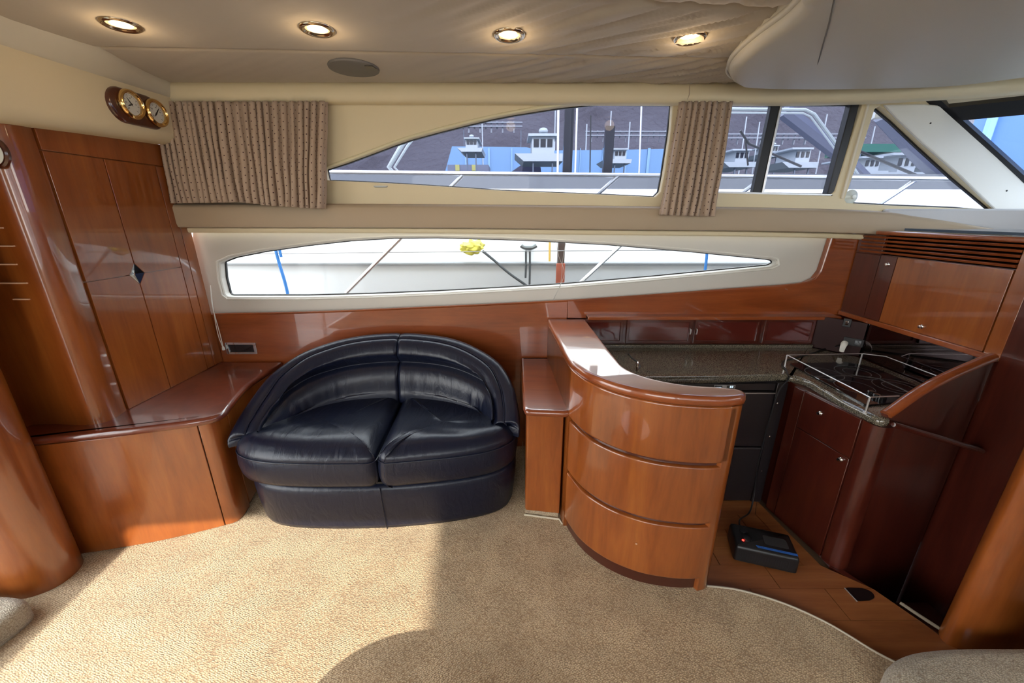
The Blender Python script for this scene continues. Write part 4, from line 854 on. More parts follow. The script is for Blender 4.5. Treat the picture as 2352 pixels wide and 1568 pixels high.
# end panel with curved capping and handrail
ep_ = thing('end_panel', (1.6, 1.33, 0), 'shade-toned cherry end panel beside the hob with a rising curved capping', 'panel')
pa, pb = Vector((1.395, 1.302)), Vector((1.846, 1.408))
tops = [(0, .690), (.08, .712), (.2, .748), (.35, .785), (.5, .812), (.65, .835), (.8, .855), (.9, .868), (1, .878)]
bm = BM(); R1 = [(pa.lerp(pb, t), z) for t, z in tops]; R1 = [(pa, -1.0)]+R1+[(pb, -1.0)]
dn = Vector(((pb-pa).y, -(pb-pa).x)).normalized()
loft(bm, [[(p.x+dn.x*o_, p.y+dn.y*o_, z) for p, z in R1] for o_ in (.004, -.018)]); finish(bm, 'panel', MAHOG, ep_, smooth=0)
bm = BM(); path = crom([Vector((pa.lerp(pb, t).x, pa.lerp(pb, t).y, z)) for t, z in tops], 4)
R = []
for i, p in enumerate(path):
    q = Vector((dn.x, dn.y, 0)); tt = (path[min(i+1, len(path)-1)]-path[max(i-1, 0)]).normalized(); upv = q.cross(tt); upv = upv if upv.z > 0 else -upv
    R.append([p+q*a+upv*b for a, b in ((-.022, -.004), (-.022, .006), (-.014, .014), (0, .016), (.010, .012), (.016, .004), (.014, -.008), (.006, -.010))])
loft(bm, R); finish(bm, 'capping', CHERRY_H, ep_, smooth=60)
hr = thing('handrail', (1.55, 1.29, .6), 'dark wooden handrail sloping down the companionway under the hob end panel', 'handrail')
h0, h1 = P(2052, 975, y=1.275), P(2262, 1037, y=1.33)
bm = BM(); pth = [h0+(h1-h0)*t for t in (0, .02, .05, .3, .6, .9, 1)]; tube(bm, pth, .012, 10, rf=lambda t: .011 if .02 < t < .98 else .008); finish(bm, 'rail', SHADED_CHERRY_H, hr)
for t in (.04, .93):
    p = h0+(h1-h0)*t; bm = BM(); tube(bm, [p, p+Vector((-.005, .035, 0))], .008, 8); finish(bm, 'bracket', MAHOG, hr)
# locker
lk = thing('wall_locker', (1.85, 1.8, .87), 'glossy cherry locker with two chrome-knobbed doors and slatted grille above the hob', 'locker')
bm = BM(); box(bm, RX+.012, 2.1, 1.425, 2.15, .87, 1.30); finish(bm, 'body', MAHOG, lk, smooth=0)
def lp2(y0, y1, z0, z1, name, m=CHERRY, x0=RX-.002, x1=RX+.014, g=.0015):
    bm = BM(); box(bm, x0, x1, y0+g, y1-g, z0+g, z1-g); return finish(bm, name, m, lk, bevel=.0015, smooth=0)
lp2(2.0, 2.152, .88, 1.205, 'stile', MAHOG); dA = lp2(1.91, 2.0, .885, 1.205, 'door', MAHOG); dB = lp2(1.452, 1.91, .885, 1.205, 'door')  # left stile and door carry painted shade, right door the plain cherry
lp2(2.0, 2.152, 1.205, 1.30, 'stile', MAHOG)
knob('knob', Vector((RX-.002, 1.947, 1.165)), (-1, 0, 0), dA); p = P(2117, 750, x=RX-.002); knob('knob', p, (-1, 0, 0), dB)
bm = BM(); box(bm, RX-.014, RX+.016, 1.40, 2.15, .862, .886); finish(bm, 'bottom_lipping', CHERRY_H, lk, bevel=.003)
bm = BM(); box(bm, RX+.010, RX+.013, 1.45, 2.0, 1.206, 1.30); finish(bm, 'grille_gap_shade', GAP, lk, smooth=0)  # black sheet paints the shade between the slats
for k in range(5):
    z = 1.212+.0182*k; bm = BM(); hexa(bm, [(RX-.004, 1.45, z), (RX+.012, 1.45, z+.001), (RX+.012, 2.13, z+.001), (RX-.004, 2.13, z), (RX-.010, 1.45, z+.010), (RX+.012, 1.45, z+.012), (RX+.012, 2.13, z+.012), (RX-.010, 2.13, z+.010)]); finish(bm, 'slat', CHERRY_H, lk, bevel=.0015)
bm = BM(); box(bm, RX-.035, RX+.10, 1.30, 2.03, 1.302, 1.322); finish(bm, 'top_lipping', CHERRY_H, lk, bevel=.006)
fs_ = lp2(1.39, 1.448, .87, 1.302, 'front_stile', CHERRY, RX-.004, RX+.012)
# --- companionway door edge and helm post at the right
hp = thing('helm_post', (1.62, .99, 0), 'glossy cherry post rising at the lower right corner beside the stairwell', 'post')
po = [tuple(p[:2]) for p in crom([(1.535, 1.02, 0), (1.518, .99, 0), (1.535, .965, 0), (1.60, .952, 0), (1.72, .955, 0)], 5)]+[(1.80, .96), (1.80, 1.01), (1.6, 1.03)]
bm = BM(); prism(bm, po, -.03, 1.25); finish(bm, 'post', CHERRY, hp, smooth=50)
bm = BM(); box(bm, 1.70, 1.84, .985, 1.02, -.9, .3); finish(bm, 'return_panel', MAHOG, hp)
# heater on the floor
ht = thing('heater_box', tuple(P(1757, 1290, z=-.03)), 'low black dehumidifier box with blue tape strip on the galley floor', 'appliance')
hx, hy = (P(1683, 1288, z=-.03)), (P(1830, 1322, z=-.03)); ex = (hy-hx); LX = ex.length; ex.normalize(); ey = Vector((-ex.y, ex.x, 0)); hh = .085; hd_ = .145
def hpnt(a, b, c): return hx+ex*a+ey*b+Vector((0, 0, c))
bm = BM(); ro = rnd([(0, 0), (LX, 0), (LX, hd_), (0, hd_)], .014, 4)
loft(bm, [[hpnt(p.x, p.y, z) for p in inset(ro, d)] for d, z in ((.006, .004), (0, .010), (0, hh-.016), (.004, hh-.005), (.012, hh))]); bd = finish(bm, 'housing', mat('black_heater_plastic', (.012, .011, .012), .35), ht, smooth=40)
bm = BM(); z = hh+.0006; hexa(bm, [hpnt(.085, .016, z-.0006), hpnt(LX-.006, .016, z-.0006), hpnt(LX-.006, .028, z-.0006), hpnt(.080, .028, z-.0006), hpnt(.085, .016, z), hpnt(LX-.006, .016, z), hpnt(LX-.006, .028, z), hpnt(.080, .028, z)]); tpz = finish(bm, 'tape_strip', mat('blue_tape', (.03, .14, .50), .5), ht, smooth=0)
bm = BM(); rg = random.Random(4)
for (a0, n__) in ((.092, 5), (.122, 5), (.160, 8), (.205, 4)):
    for k in range(n__):
        x0 = a0+k*.0042
        if x0 > LX-.012: break
        q0, q1 = .0185+rg.uniform(0, .001), .0255-rg.uniform(0, .001)
        for s in ((x0, x0+.0006, q0, q1), (x0, x0+.0026, q1-.0007, q1), (x0, x0+.0022, (q0+q1)/2, (q0+q1)/2+.0007)): hexa(bm, [hpnt(s[0], s[2], z), hpnt(s[1], s[2], z), hpnt(s[1], s[3], z), hpnt(s[0], s[3], z), hpnt(s[0], s[2], z+.0002), hpnt(s[1], s[2], z+.0002), hpnt(s[1], s[3], z+.0002), hpnt(s[0], s[3], z+.0002)])
o = finish(bm, 'tape_lettering', mat('dark_blue_ink', (.01, .04, .2), .6), tpz, smooth=0); o['kind'] = 'stuff'
bm = BM(); loft(bm, [[hpnt(p.x, p.y, hh+q_) for p in rnd([(.12, .045), (.21, .045), (.21, .10), (.12, .10)], .012)] for q_ in (-.0005, .0008)]); finish(bm, 'badge', mat('dark_grey_badge', (.035, .033, .033), .5), ht, smooth=0)
Mz = Matrix.Translation(hpnt(.047, .10, hh)); bm = BM(); lathe(bm, [(.018, 0), (.017, .008), (.012, .010), (.003, .010)], Mz, 20); finish(bm, 'dial', BLACK, ht)
bm = BM(); lathe(bm, [(.018, 0), (.017, .008), (.012, .010), (.003, .010)], Matrix.Translation(hpnt(.052, .055, hh)), 20); finish(bm, 'dial', BLACK, ht)
bm = BM(); lathe(bm, [(.0045, 0), (.0045, .002), (.002, .004)], Matrix.Translation(hpnt(.034, .040, hh)), 12); finish(bm, 'pilot_lamp', mat('red_lamp', (.8, .02, .02), .3, emit=(1, .03, .02), es=2.5), ht)
bm = BM(); rows = [(.02+.0095*k) for k in range(20) if .02+.0095*k < LX-.02]
for a0 in rows: hexa(bm, [hpnt(a0, -.0006, .02), hpnt(a0+.004, -.0006, .02), hpnt(a0+.004, .002, .02), hpnt(a0, .002, .02), hpnt(a0, -.0006, .06), hpnt(a0+.004, -.0006, .06), hpnt(a0+.004, .002, .06), hpnt(a0, .002, .06)])
o = finish(bm, 'vent_ribs', BLACK, ht, smooth=0)
for a0 in (.02, LX-.02):
    for b0 in (.02, hd_-.02): bm = BM(); lathe(bm, [(.008, 0), (.008, .006)], Matrix.Translation(hpnt(a0, b0, 0)), 10); finish(bm, 'foot', BLACK, ht)
cl = thing('power_lead', tuple(P(1715, 1200, z=-.03)), 'black power lead from the heater box up over the granite to the white plug', 'cable')
pe = hpnt(.055, hd_+.002, .05)
pts = [pe, pe+Vector((.01, .04, .02)), P(1722, 1175, y=1.60), P(1733, 1130, y=1.655), P(1738, 1080, y=1.662), P(1752, 1020, y=1.665), P(1768, 960, y=1.667), P(1788, 900, y=1.667), P(1810, 872, z=.66), P(1810, 861, z=.688), P(1806, 850, z=.684), P(1797, 838, z=.684), P(1803, 828, z=.684), P(1840, 818, z=.684), P(1880, 806, z=.684), P(1905, 798, z=.69), pq+tcn*-.01+Vector((0, 0, .004))]
bm = BM(); tube(bm, crom(pts, 6), .0036, 8); finish(bm, 'lead', BLACK, cl)
# floor latch
fl_ = thing('floor_latch', tuple(P(1975, 1365, z=-.03)), 'small dark metal latch plate let into the wooden galley floor', 'latch')
lo = rnd([P2(1940, 1350, -.03), P2(1970, 1381, -.03), P2(2000, 1379, -.03), P2(2010, 1372, -.03), P2(2003, 1360, -.03), P2(1983, 1351, -.03)], .012, 4)
bm = BM(); loft(bm, [[(p.x, p.y, z) for p in lo] for z in (-.032, -.0275)]); finish(bm, 'plate', mat('dark_bronze', (.04, .025, .025), .3, metal=.7), fl_)
bm = BM(); tube(bm, [P(1940, 1350, z=-.027), P(1969, 1381, z=-.027)], .002, 6); finish(bm, 'edge_strip', STEEL, fl_)
# carpeted step and seat, lower right
bm = BM(); hump = [(1.05, .30), (1.068, .55), (1.085, .72), (1.125, .815), (1.22, .862), (1.36, .882), (1.55, .885), (1.72, .88), (1.80, .84), (1.82, .7), (1.82, .30)]
hc_ = [tuple(p[:2]) for p in crom([(*p, 0) for p in hump], 5, True)]; pillow(bm, hc_, 0, .125, .06, .004, rings=5); tag(finish(bm, 'carpeted_step', BOUCLE, None, smooth=80), 'rounded beige carpeted step at the lower right corner', 'step')
bm = BM(); q = [tuple(p[:2]) for p in crom([(1.60, .3, 0), (1.60, .80, 0), (1.63, .865, 0), (1.70, .88, 0), (1.84, .88, 0), (1.86, .3, 0)], 5, True)]; pillow(bm, q, .13, .36, .05, .01); tag(finish(bm, 'seat_pedestal', BOUCLE, None, smooth=80), 'beige woven covered seat base cut by the right edge above the carpeted step', 'seat')
# low table whose edge just enters the frame
lt = thing('low_table', (-.12, .30, 0), 'brown wooden table edge just showing along the bottom of the picture', 'table')
tc0 = P(960, 1563, z=.165); cx_, cy_ = tc0.x, tc0.y-.28
bm = BM(); o_ = [(cx_+.36*math.cos(2*PI*k/48), cy_+.28*math.sin(2*PI*k/48)) for k in range(48)]; slab(bm, o_, .140, .165); finish(bm, 'top', CHERRY_H, lt, smooth=50)
bm = BM(); lathe(bm, [(.14, 0), (.14, .012), (.03, .03), (.028, .140)], Matrix.Translation((cx_, cy_, 0)), 24); finish(bm, 'pedestal', STEEL, lt)

# ================================================================== CEILING FITTINGS
for k, (px, py, lab) in enumerate(((278, 57, 'lit round ceiling downlight nearest the aft corner, leftmost of four'), (729, 68, 'lit round ceiling downlight above the left curtain end, beside the speaker'), (1170, 81, 'lit round ceiling downlight third from the aft corner'), (1585, 88, 'lit round ceiling downlight nearest the forward overhead pod'))):
    c = P(px, py, z=1.978); L_ = thing('ceiling_downlight', tuple(c), lab, 'light', 'ceiling downlights')
    M = Matrix.Translation(c) @ Matrix.Rotation(PI, 4, 'X')
    bm = BM(); lathe(bm, [(.036, -.012), (.052, -.012), (.056, -.004), (.055, .003), (.048, .007), (.041, .004), (.036, -.004)], M, 36); finish(bm, 'bezel', mat('satin_brass_bezel', (.55, .42, .28), .15, metal=1), L_, smooth=60)
    bm = BM(); lathe(bm, [(.037, -.008), (.037, -.003), (.022, .002), (.005, .003)], M, 28); finish(bm, 'lamp', mat('warm_lamp_glass', (1, .8, .55), .4, emit=(1, .62, .28), es=5), L_)
    ld = bpy.data.lights.new('downlight', 'POINT'); ld.energy = .22; ld.color = (1, .72, .42); ld.shadow_soft_size = .03
    lo_ = bpy.data.objects.new('bulb', ld); C.objects.link(lo_); lo_.parent = L_; lo_.location = (0, 0, -.045)
spk = P(813, 156, z=1.978); sp_ = thing('ceiling_speaker', tuple(spk), 'flat grey oval ceiling speaker with a small dark notch', 'speaker')
bm = BM(); lathe(bm, [(.1, -.006), (.102, 0), (.100, .005), (.092, .007), (.03, .008), (.005, .008)], Matrix.Translation(spk) @ Matrix.Rotation(PI, 4, 'X'), 40); finish(bm, 'grille', mat('grey_grille', (.17, .16, .15), .6, bump=(900, .3, .0005)), sp_)
bm = BM(); q = P(851, 156, z=1.969); prism(bm, rnd([(q.x-.018, q.y-.025), (q.x+.016, q.y-.02), (q.x+.02, q.y+.02), (q.x-.012, q.y+.026)], .006), 1.968, 1.972); finish(bm, 'tweeter', mat('dark_tweeter', (.05, .045, .04), .3), sp_)
# suction hook on the triangular window
sh_ = thing('suction_hook', tuple(P(1954, 452, y=2.15)), 'clear plastic suction cup stuck in the corner of the triangular window', 'hook')
bm = BM(); M = face_M(P(1954, 452, y=WY+.028), (0, -1, 0)); lathe(bm, [(.036, 0), (.034, .002), (.022, .006), (.012, .014), (.010, .024), (.003, .025)], M, 24); finish(bm, 'cup', mat('milky_plastic', (.72, .78, .76), .15), sh_)

# ================================================================== OUTSIDE
bm = BM(); box(bm, -60, 60, -60, 60, -1.3, -1.2); struct('water', bm, mat('harbour_water', (.03, .045, .05), .15))
# own rail
rl = thing('deck_rail', (0, 2.9, .8), 'stainless side deck rail of the boat seen through the side windows', 'rail')
bm = BM(); tube(bm, [(-2.6, 2.9, 1.682), (-1.27, 2.9, 1.673), (.07, 2.9, 1.659), (2.16, 2.9, 1.637), (3.06, 2.88, 1.626), (4.2, 2.6, 1.61)], .015, 10); finish(bm, 'top_rail', STEEL, rl)
for (a, b) in (((-.34, 1.65), (-1.24, .84)), ((1.25, 1.645), (.42, .83)), ((.73, 1.65), (.50, 1.45)), ((1.72, 1.64), (1.48, 1.45)), ((2.78, 1.63), (2.35, 1.30)), ((-1.9, 1.67), (-2.5, 1.2))):
    bm = BM(); tube(bm, [(a[0], 2.9, a[1]), (b[0], 2.9, b[1])], .014, 8); finish(bm, 'stanchion', STEEL, rl)
bm = BM(); tube(bm, [P(460, 584, y=2.9), P(1250, 576, y=2.9), P(1800, 574, y=2.9), (3.2, 2.9, 1.17)], .003, 6); finish(bm, 'guard_wire', mat('wire_grey', (.2, .2, .2), .4), rl)
# neighbouring yacht
ny = thing('neighbouring_yacht', (0, 3.6, -1.2), 'white motor yacht moored alongside, filling the side windows', 'boat')
bm = BM(); hexa(bm, [(-6, 3.32, -1.25), (4.9, 3.32, -1.25), (4.9, 6.2, -1.25), (-6, 6.2, -1.25), (-6, 3.26, 1.02), (4.9, 3.22, 1.0), (4.9, 6.2, 1.0), (-6, 6.2, 1.02)]); finish(bm, 'hull', GEL2, ny, smooth=0)
bm = BM(); box(bm, -6, 4.9, 3.20, 3.30, 1.008, 1.03); finish(bm, 'rubbing_strake', mat('grey_strake', (.22, .23, .24), .4), ny, bevel=.006)
bm = BM(); hexa(bm, [(-6, 3.27, 1.03), (4.9, 3.23, 1.02), (4.9, 6.2, 1.02), (-6, 6.2, 1.03), (-6, 3.38, 1.60), (4.9, 3.32, 1.585), (4.9, 6.2, 1.585), (-6, 6.2, 1.60)]); finish(bm, 'topside', GEL, ny, smooth=0)
bm = BM(); box(bm, -5, 4.7, 4.0, 4.05, 1.585, 1.76); finish(bm, 'cabin_coaming', mat('grey_coaming', (.10, .105, .115), .5), ny, smooth=0)
def nt_tube(pts, y, r, name, m=None):
    bm = BM(); tube(bm, [P(a, b, y=y) for a, b in pts], r, 8); return finish(bm, name, m or mat('dull_frame_alloy', (.32, .35, .35), .3, metal=.3), ny)
nt_tube([(925, 420), (893, 384), (925, 330), (960, 290)], 4.1, .022, 'canopy_frame'); nt_tube([(935, 415), (906, 384), (936, 335), (968, 296)], 4.1, .012, 'canopy_frame')
nt_tube([(1283, 200), (1281, 400)], 4.1, .011, 'window_post', STEEL); nt_tube([(1327, 200), (1321, 410)], 4.1, .009, 'window_post', STEEL); nt_tube([(1475, 200), (1468, 400)], 4.1, .008, 'window_post', STEEL); nt_tube([(1357, 265), (1355, 398)], 4.1, .006, 'window_post', BLACK)
for (a, b, r_) in (((1000, 250), (1080, 345), .05), ((960, 290), (1190, 380), .03)): pass
# smoked window post panels (wide pillars of the neighbour's cabin)
for (x0, x1, y0, y1) in ((1292, 1322, 180, 402), (1384, 1412, 290, 402)):
    a, b = P(x0, y1, y=4.3), P(x1, y0, y=4.3); bm = BM(); box(bm, a.x, b.x, 4.28, 4.34, a.z, b.z); finish(bm, 'cabin_pillar', SMOKE, ny, smooth=0)
nt_tube([(1640, 250), (1850, 252), (1870, 262), (1935, 350), (1990, 430)], 4.1, .014, 'canopy_frame'); nt_tube([(1640, 258), (1845, 260), (1862, 268), (1925, 352)], 4.1, .008, 'canopy_frame')
nt_tube([(1700, 300), (1720, 330), (1840, 382)], 5, .014, 'wiper_arm', BLACK); nt_tube([(1712, 320), (1718, 380)], 5, .010, 'wiper_arm', BLACK); nt_tube([(1975, 348), (2110, 405)], 4.6, .016, 'wiper_arm', BLACK)
nt_tube([(1800, 255), (1925, 352), (2020, 450)], 6, .10, 'windscreen_pillar', mat('blue_grey_pillar', (.07, .075, .11), .4)); nt_tube([(2030, 262), (2130, 372), (2250, 455)], 5, .10, 'windscreen_pillar', mat('blue_grey_pillar'))
# fenders lines, cleat, cover, pennants on neighbour's side
cv = thing('yellow_cover', tuple(P(1086, 567, y=3.2)), 'crumpled yellow cloth tied on the mooring line outside the hull window', 'cloth')
bm = BM(); bmesh.ops.create_icosphere(bm, subdivisions=4, radius=.085); 
for v in bm.verts:
    n0_ = 1+.45*noise.noise(v.co*22)+.3*noise.noise(v.co*48); v.co = Vector((v.co.x*1.05*n0_, v.co.y*.45*n0_, v.co.z*.6*n0_))+P(1086, 567, y=3.17)
finish(bm, 'cloth', mat('yellow_cloth', (.55, .50, .08), .8), cv, smooth=60)
def line(name, pts, y, r, m, label, cat='rope', grp=None):
    bm = BM(); tube(bm, crom([P(a, b, y=y) for a, b in pts], 4), r, 8); o = finish(bm, name, m, None); return tag(o, label, cat, grp)
BLROPE = mat('blue_rope', (.03, .16, .45), .8); BKROPE = mat('dark_rope', (.045, .05, .055), .8)
line('mooring_line', [(1108, 576), (1135, 598), (1170, 628), (1215, 660), (1250, 690)], 3.15, .010, BKROPE, 'dark mooring line running down from the yellow cloth')
cle = thing('mooring_cleat', tuple(P(1212, 566, y=3.2)), 'steel mooring cleat on the white yacht with dark lines hanging', 'cleat')
bm = BM(); tube(bm, crom([P(1197, 563, y=3.15), P(1205, 568, y=3.15), P(1222, 568, y=3.15), P(1232, 563, y=3.15)], 4), .018, 8); finish(bm, 'horn', mat('weathered_steel', (.2, .22, .23), .35, metal=.6), cle)
bm = BM(); box(bm, P(1206, 572, y=3.2).x, P(1222, 572, y=3.2).x, 3.16, 3.26, P(1212, 574, y=3.2).z, P(1212, 564, y=3.2).z); finish(bm, 'base', mat('weathered_steel'), cle, bevel=.006)
line('hanging_line', [(1208, 575), (1208, 605), (1207, 638)], 3.14, .008, BKROPE, 'left one of two dark lines hanging from the cleat', 'rope', 'lines hanging from the cleat')
line('hanging_line', [(1217, 573), (1217, 615), (1216, 665), (1216, 690)], 3.14, .008, BKROPE, 'right and longer one of two dark lines hanging from the cleat', 'rope', 'lines hanging from the cleat')
line('blue_rope', [(610, 397), (622, 480), (632, 565), (640, 600), (655, 650), (664, 690)], 2.9, .011, BLROPE, 'blue rope seen at the left end of the hull window')
line('blue_rope', [(616, 397), (630, 480), (641, 566), (646, 590)], 2.9, .010, BLROPE, 'short blue rope tail beside the long blue rope at the window left end')
line('blue_rope', [(1630, 405), (1627, 500), (1624, 575), (1622, 600), (1617, 640)], 2.9, .010, BLROPE, 'blue rope seen at the right end of the hull window')
line('ochre_line', [(1263, 545), (1262, 600)], 2.9, .008, mat('ochre_cord', (.55, .36, .08), .7), 'thin ochre cord hanging outside the middle of the hull window', 'rope')
pl_ = thing('dock_post', tuple(P(1286, 655, y=3.0)), 'dark brown upright post outside the middle of the hull window', 'post')
a, b = P(1275, 760, y=3.05), P(1298, 545, y=3.05); bm = BM(); box(bm, a.x, b.x, 3.03, 3.09, -1.25, b.z); finish(bm, 'post', mat('dark_brown_post', (.045, .025, .02), .6), pl_, bevel=.004)
bm = BM(); q0, q1 = P(1278, 605, y=3.02), P(1296, 655, y=3.02); box(bm, q0.x, q1.x, 3.012, 3.032, q1.z, q0.z); finish(bm, 'red_plate', mat('rust_red', (.28, .06, .03), .5), pl_, bevel=.003)
line('tell_tale', [(1300, 553), (1292, 600), (1288, 650), (1270, 688)], 2.16, .0012, mat('fine_line', (.45, .45, .42), .5), 'fine loose thread hanging over the grey moulding at the window middle', 'thread', 'loose threads')
line('tell_tale', [(1276, 552), (1284, 590), (1296, 630), (1272, 686)], 2.162, .0010, mat('fine_line'), 'second fine thread crossing the first over the dark post', 'thread', 'loose threads')
# scenery added in place of the marina reflected in the yacht's glass
def far_box(name, px0, px1, py0, py1, y, d, m, parent):
    a, b = P(px0, py1, y=y), P(px1, py0, y=y); bm = BM(); box(bm, a.x, b.x, y, y+d, a.z, b.z); return finish(bm, name, m, parent, smooth=0)
bm = BM(); nx, nz = 90, 22; g = []
for i in range(nx+1):
    row = []
    for j in range(nz+1):
        x = -40+100*i/nx; z = -1.5+15*j/nz; row.append(bm.verts.new((x, 26+z*1.0+1.6*noise.noise(Vector((x*.25, z*.3, 0)))+.5*noise.noise(Vector((x, z, 3))), z+.8*noise.noise(Vector((x*.3, 0, 5)))*(j/nz))))
    g.append(row)
for i in range(nx):
    for j in range(nz): bm.faces.new((g[i][j], g[i+1][j], g[i+1][j+1], g[i][j+1]))
struct('hillside', bm, DARKHILL, smooth=180)
qy = thing('sky_backdrop', (2, 14, -1.2), 'long blue wall added for the reflected sky beyond the moored boats', 'building')  # added blue wall stands in for the reflected sky
pts = [P(x_, y_, y=15) for x_, y_ in ((1010, 440), (1038, 336), (1210, 338), (1240, 346), (1300, 345), (1420, 344), (1560, 341), (1560, 440))]
bm = BM(); plate(bm, [(p.x, p.z) for p in pts], [], xz(15), .5); finish(bm, 'wall', BLUEW, qy, smooth=0)
for k in range(9):
    x_ = 1070+52*k; far_box('sky_backdrop_strip', x_, x_+3, 340, 430, 14.95, .04, BLUEW2, qy)
sh1 = thing('boat_shed', tuple(P(1078, 400, y=13)), 'pale grey shed with yellow windows in front of the blue wall', 'building')
far_box('wall', 1030, 1122, 378, 430, 13, 1, mat('lilac_cladding', (.11, .12, .17), .8), sh1)
for x_ in (1046, 1084): far_box('window', x_, x_+9, 378, 392, 12.97, .03, mat('yellow_window', (.28, .26, .08), .6), sh1)
gr = thing('gabled_shed', tuple(P(1210, 400, y=12)), 'dark gabled shed roof between the boats', 'building')
bm = BM(); plate(bm, [(p.x, p.z) for p in [P(a, b, y=12) for a, b in ((1172, 430), (1172, 396), (1207, 372), (1225, 364), (1242, 385), (1246, 430))]], [], xz(12), 1); finish(bm, 'gable', mat('navy_roof', (.02, .02, .05), .6), gr, smooth=0)
# pier railing
pr_ = thing('pier_trestle', tuple(P(1200, 300, y=20)), 'long white timber pier railing on the dark hillside', 'pier')
for (x0, x1, yt) in ((1062, 1200, 279), (1345, 1560, 300), (1655, 1990, 306)):
    far_box('rail', x0, x1, yt, yt+3, 20, .1, GREYW, pr_); far_box('rail', x0, x1, yt+9, yt+12, 20, .1, GREYW, pr_)
    n = int((x1-x0)/13)
    for k in range(n): far_box('pile', x0+13*k, x0+13*k+3, yt-1, yt+(26 if k % 2 else 16), 20.1, .1, GREYW, pr_)
def legs(t, px0, px1, py, y, d):
    a, b = P(px0, py, y=y), P(px1, py, y=y)
    for x_ in ((a.x, b.x-.05) if b.x-a.x > .2 else (a.x,)):
        bm = BM(); box(bm, x_, x_+.03, y+.02, y+.06, -1.25, a.z+.03); finish(bm, 'support', mat('quay_timber', (.10, .12, .16), .9), t, smooth=0)
for t_, a_ in ((qy, (1012, 1558, 438, 15, .45)), (sh1, (1032, 1120, 429, 13, .9)), (gr, (1173, 1245, 429, 12, .9))): legs(t_, *a_)
for q_ in (1064, 1196, 1348, 1556, 1658, 1986): legs(pr_, q_, q_+3, 300, 20.1, .1)
def masts(lst):
    for k, (px, y0, y1, yy) in enumerate(lst):
        yy += 2.2
        bm = BM(); a, b = P(px, y0, y=yy), P(px+2, y1, y=yy); tube(bm, [a, (b.x, b.y, -1.25)], .02, 6); m_ = thing('mast', (b.x, b.y, -1.2), 'thin pale sailboat mast rising %s' % ['over the left radar boat', 'beside the trawler wheelhouse', 'left of the pier railing gap', 'near the middle window post', 'right of the blue wall', 'behind the right curtain edge', 'left of the black sliding stile', 'right of the black sliding stile', 'in the triangular window', 'near the right jamb'][k], 'mast', 'distant masts'); finish(bm, 'pole', BOATW, m_)
masts([(1107, 270, 330, 12), (1276, 230, 300, 13), (1348, 285, 340, 13), (1404, 255, 310, 13), (1447, 280, 340, 13), (1540, 260, 330, 13), (1715, 268, 320, 12), (1745, 280, 340, 12), (2010, 290, 335, 12), (1900, 262, 310, 12)])
def cruiser(px, py, s, y, lab, name='cabin_cruiser', m=BOATW, dome=True):
    """px,py = photo pixel of the wheelhouse foot, s = width in px"""
    t = thing(name, tuple(P(px, py, y=y)), lab, 'boat', 'boats in the marina')
    far_box('wheelhouse', px-s*.32, px+s*.32, py-s*.50, py, y, .8, m, t)
    r_ = far_box('roof', px-s*.42, px+s*.42, py-s*.56, py-s*.49, y-.1, 1, m, t)
    for k in range(3): far_box('window', px-s*.27+s*.19*k, px-s*.27+s*.19*k+s*.15, py-s*.40, py-s*.18, y-.02, .03, SMOKE, t)
    a = [P(px-s*.8, py, y=y-.2), P(px+s*.6, py, y=y-.2), P(px+s*.55, py+s*.22, y=y-.2), P(px-s*.55, py+s*.22, y=y-.2)]
    bm = BM(); plate(bm, [(q.x, q.z) for q in a], [], xz(y-.2), 1.2); finish(bm, 'hull', m, t, smooth=0)
    legs(t, px-s*.3, px+s*.3, py+s*.21, y-.15, .9)
    if dome:
        q = P(px, py-s*.62, y=y+.3); R_ = (P(px+s*.12, py, y=y)-P(px, py, y=y)).length
        bm = BM(); lathe(bm, [(R_*.3, -R_*1.0), (R_*.3, -.5*R_), (R_, -R_*.3), (R_*1.1, 0), (R_*.9, R_*.5), (R_*.3, R_*.7)], Matrix.Translation(q), 16); finish(bm, 'radar_dome', m, t)
    return t
cruiser(1083, 339, 42, 11, 'small white boat top with radar dome, left in the long side window'); cruiser(1248, 352, 82, 10.5, 'white trawler wheelhouse with dome, middle of the long side window')
cruiser(1425, 365, 44, 12, 'small white cruiser low before the blue wall', dome=False)
cruiser(1705, 372, 54, 10, 'white launch beside the black sliding stile', dome=False); cruiser(1778, 352, 34, 14, 'small white boat right of the black sliding stile'); cruiser(1845, 372, 60, 11, 'white cruiser near the right jamb of the sliding window', dome=False)
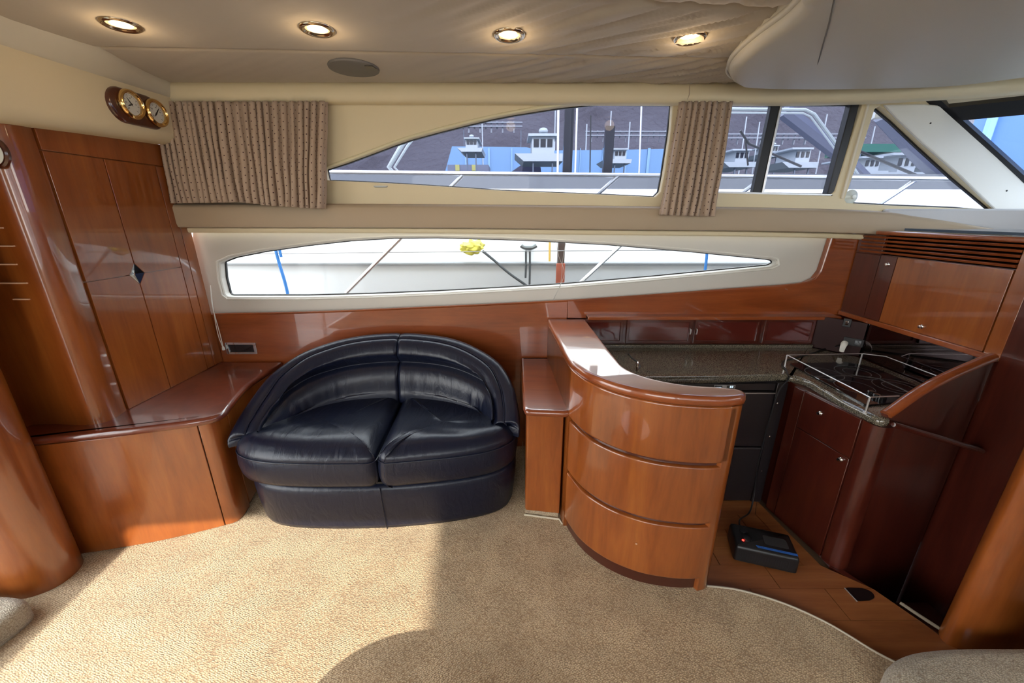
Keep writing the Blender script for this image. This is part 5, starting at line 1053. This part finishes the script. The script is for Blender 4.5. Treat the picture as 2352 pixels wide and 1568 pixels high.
cruiser(2005, 392, 60, 8, 'white boat left in the triangular window', dome=False); cruiser(2085, 395, 80, 8.5, 'larger white boat in the middle of the triangular window'); cruiser(2160, 405, 50, 9, 'white boat low at the right of the triangular window', dome=False)
gt = thing('green_awning', tuple(P(2040, 345, y=11)), 'long green awning over the boats in the triangular window', 'awning'); far_box('canvas', 1975, 2130, 330, 349, 11, 1.2, GREENC, gt); legs(gt, 1978, 1981, 348, 11, .1); legs(gt, 2120, 2124, 348, 11, .1)
bb = thing('windscreen_sky_wall', (7, 3, -1.2), 'bright blue wall added for the sky seen through the windscreen', 'building')  # added wall gives the blue of the sky and hides the bright world
bm = BM(); hexa(bm, [(8.6, 8.2, -1.2), (10.5, -3.0, -1.2), (10.7, -3.0, -1.2), (8.8, 8.3, -1.2), (8.6, 8.2, 7), (10.5, -3.0, 7), (10.7, -3.0, 7), (8.8, 8.3, 7)]); finish(bm, 'wall', mat('windscreen_blue', (.055, .125, .32), .5), bb, smooth=0)
for k in range(8):
    t = .02+.13*k; c = Vector((8.6, 8.2, 0)).lerp(Vector((10.5, -3, 0)), t); bm = BM(); box(bm, c.x-.1, c.x+.03, c.y-.12, c.y-.04, -1.2, 6.5); finish(bm, 'sky_wall_batten', mat('pale_blue_batten', (.16, .27, .45), .5), bb, smooth=0)
# unseen block added to port to cut the sun over the forward cabin
bh = thing('port_sun_blocker', (4, -9, -1.2), 'unseen white block added to port to cut the sun patch', 'building')
SHX = .475
bm = BM(); box(bm, SHX, 9, -7.2, -6.8, -1.2, 5.6); finish(bm, 'wall', mat('sun_blocker_white', (.75, .75, .75), .7), bh, smooth=0)
bm = BM(); hexa(bm, [(SHX, -7.4, 5.6), (9.2, -7.4, 5.6), (9.2, -6.6, 5.6), (SHX, -6.6, 5.6), (SHX, -7.1, 6.0), (9.2, -7.1, 6.0), (9.2, -6.9, 6.0), (SHX, -6.9, 6.0)]); finish(bm, 'roof', mat('sun_blocker_grey', (.2, .2, .21), .7), bh, smooth=0)
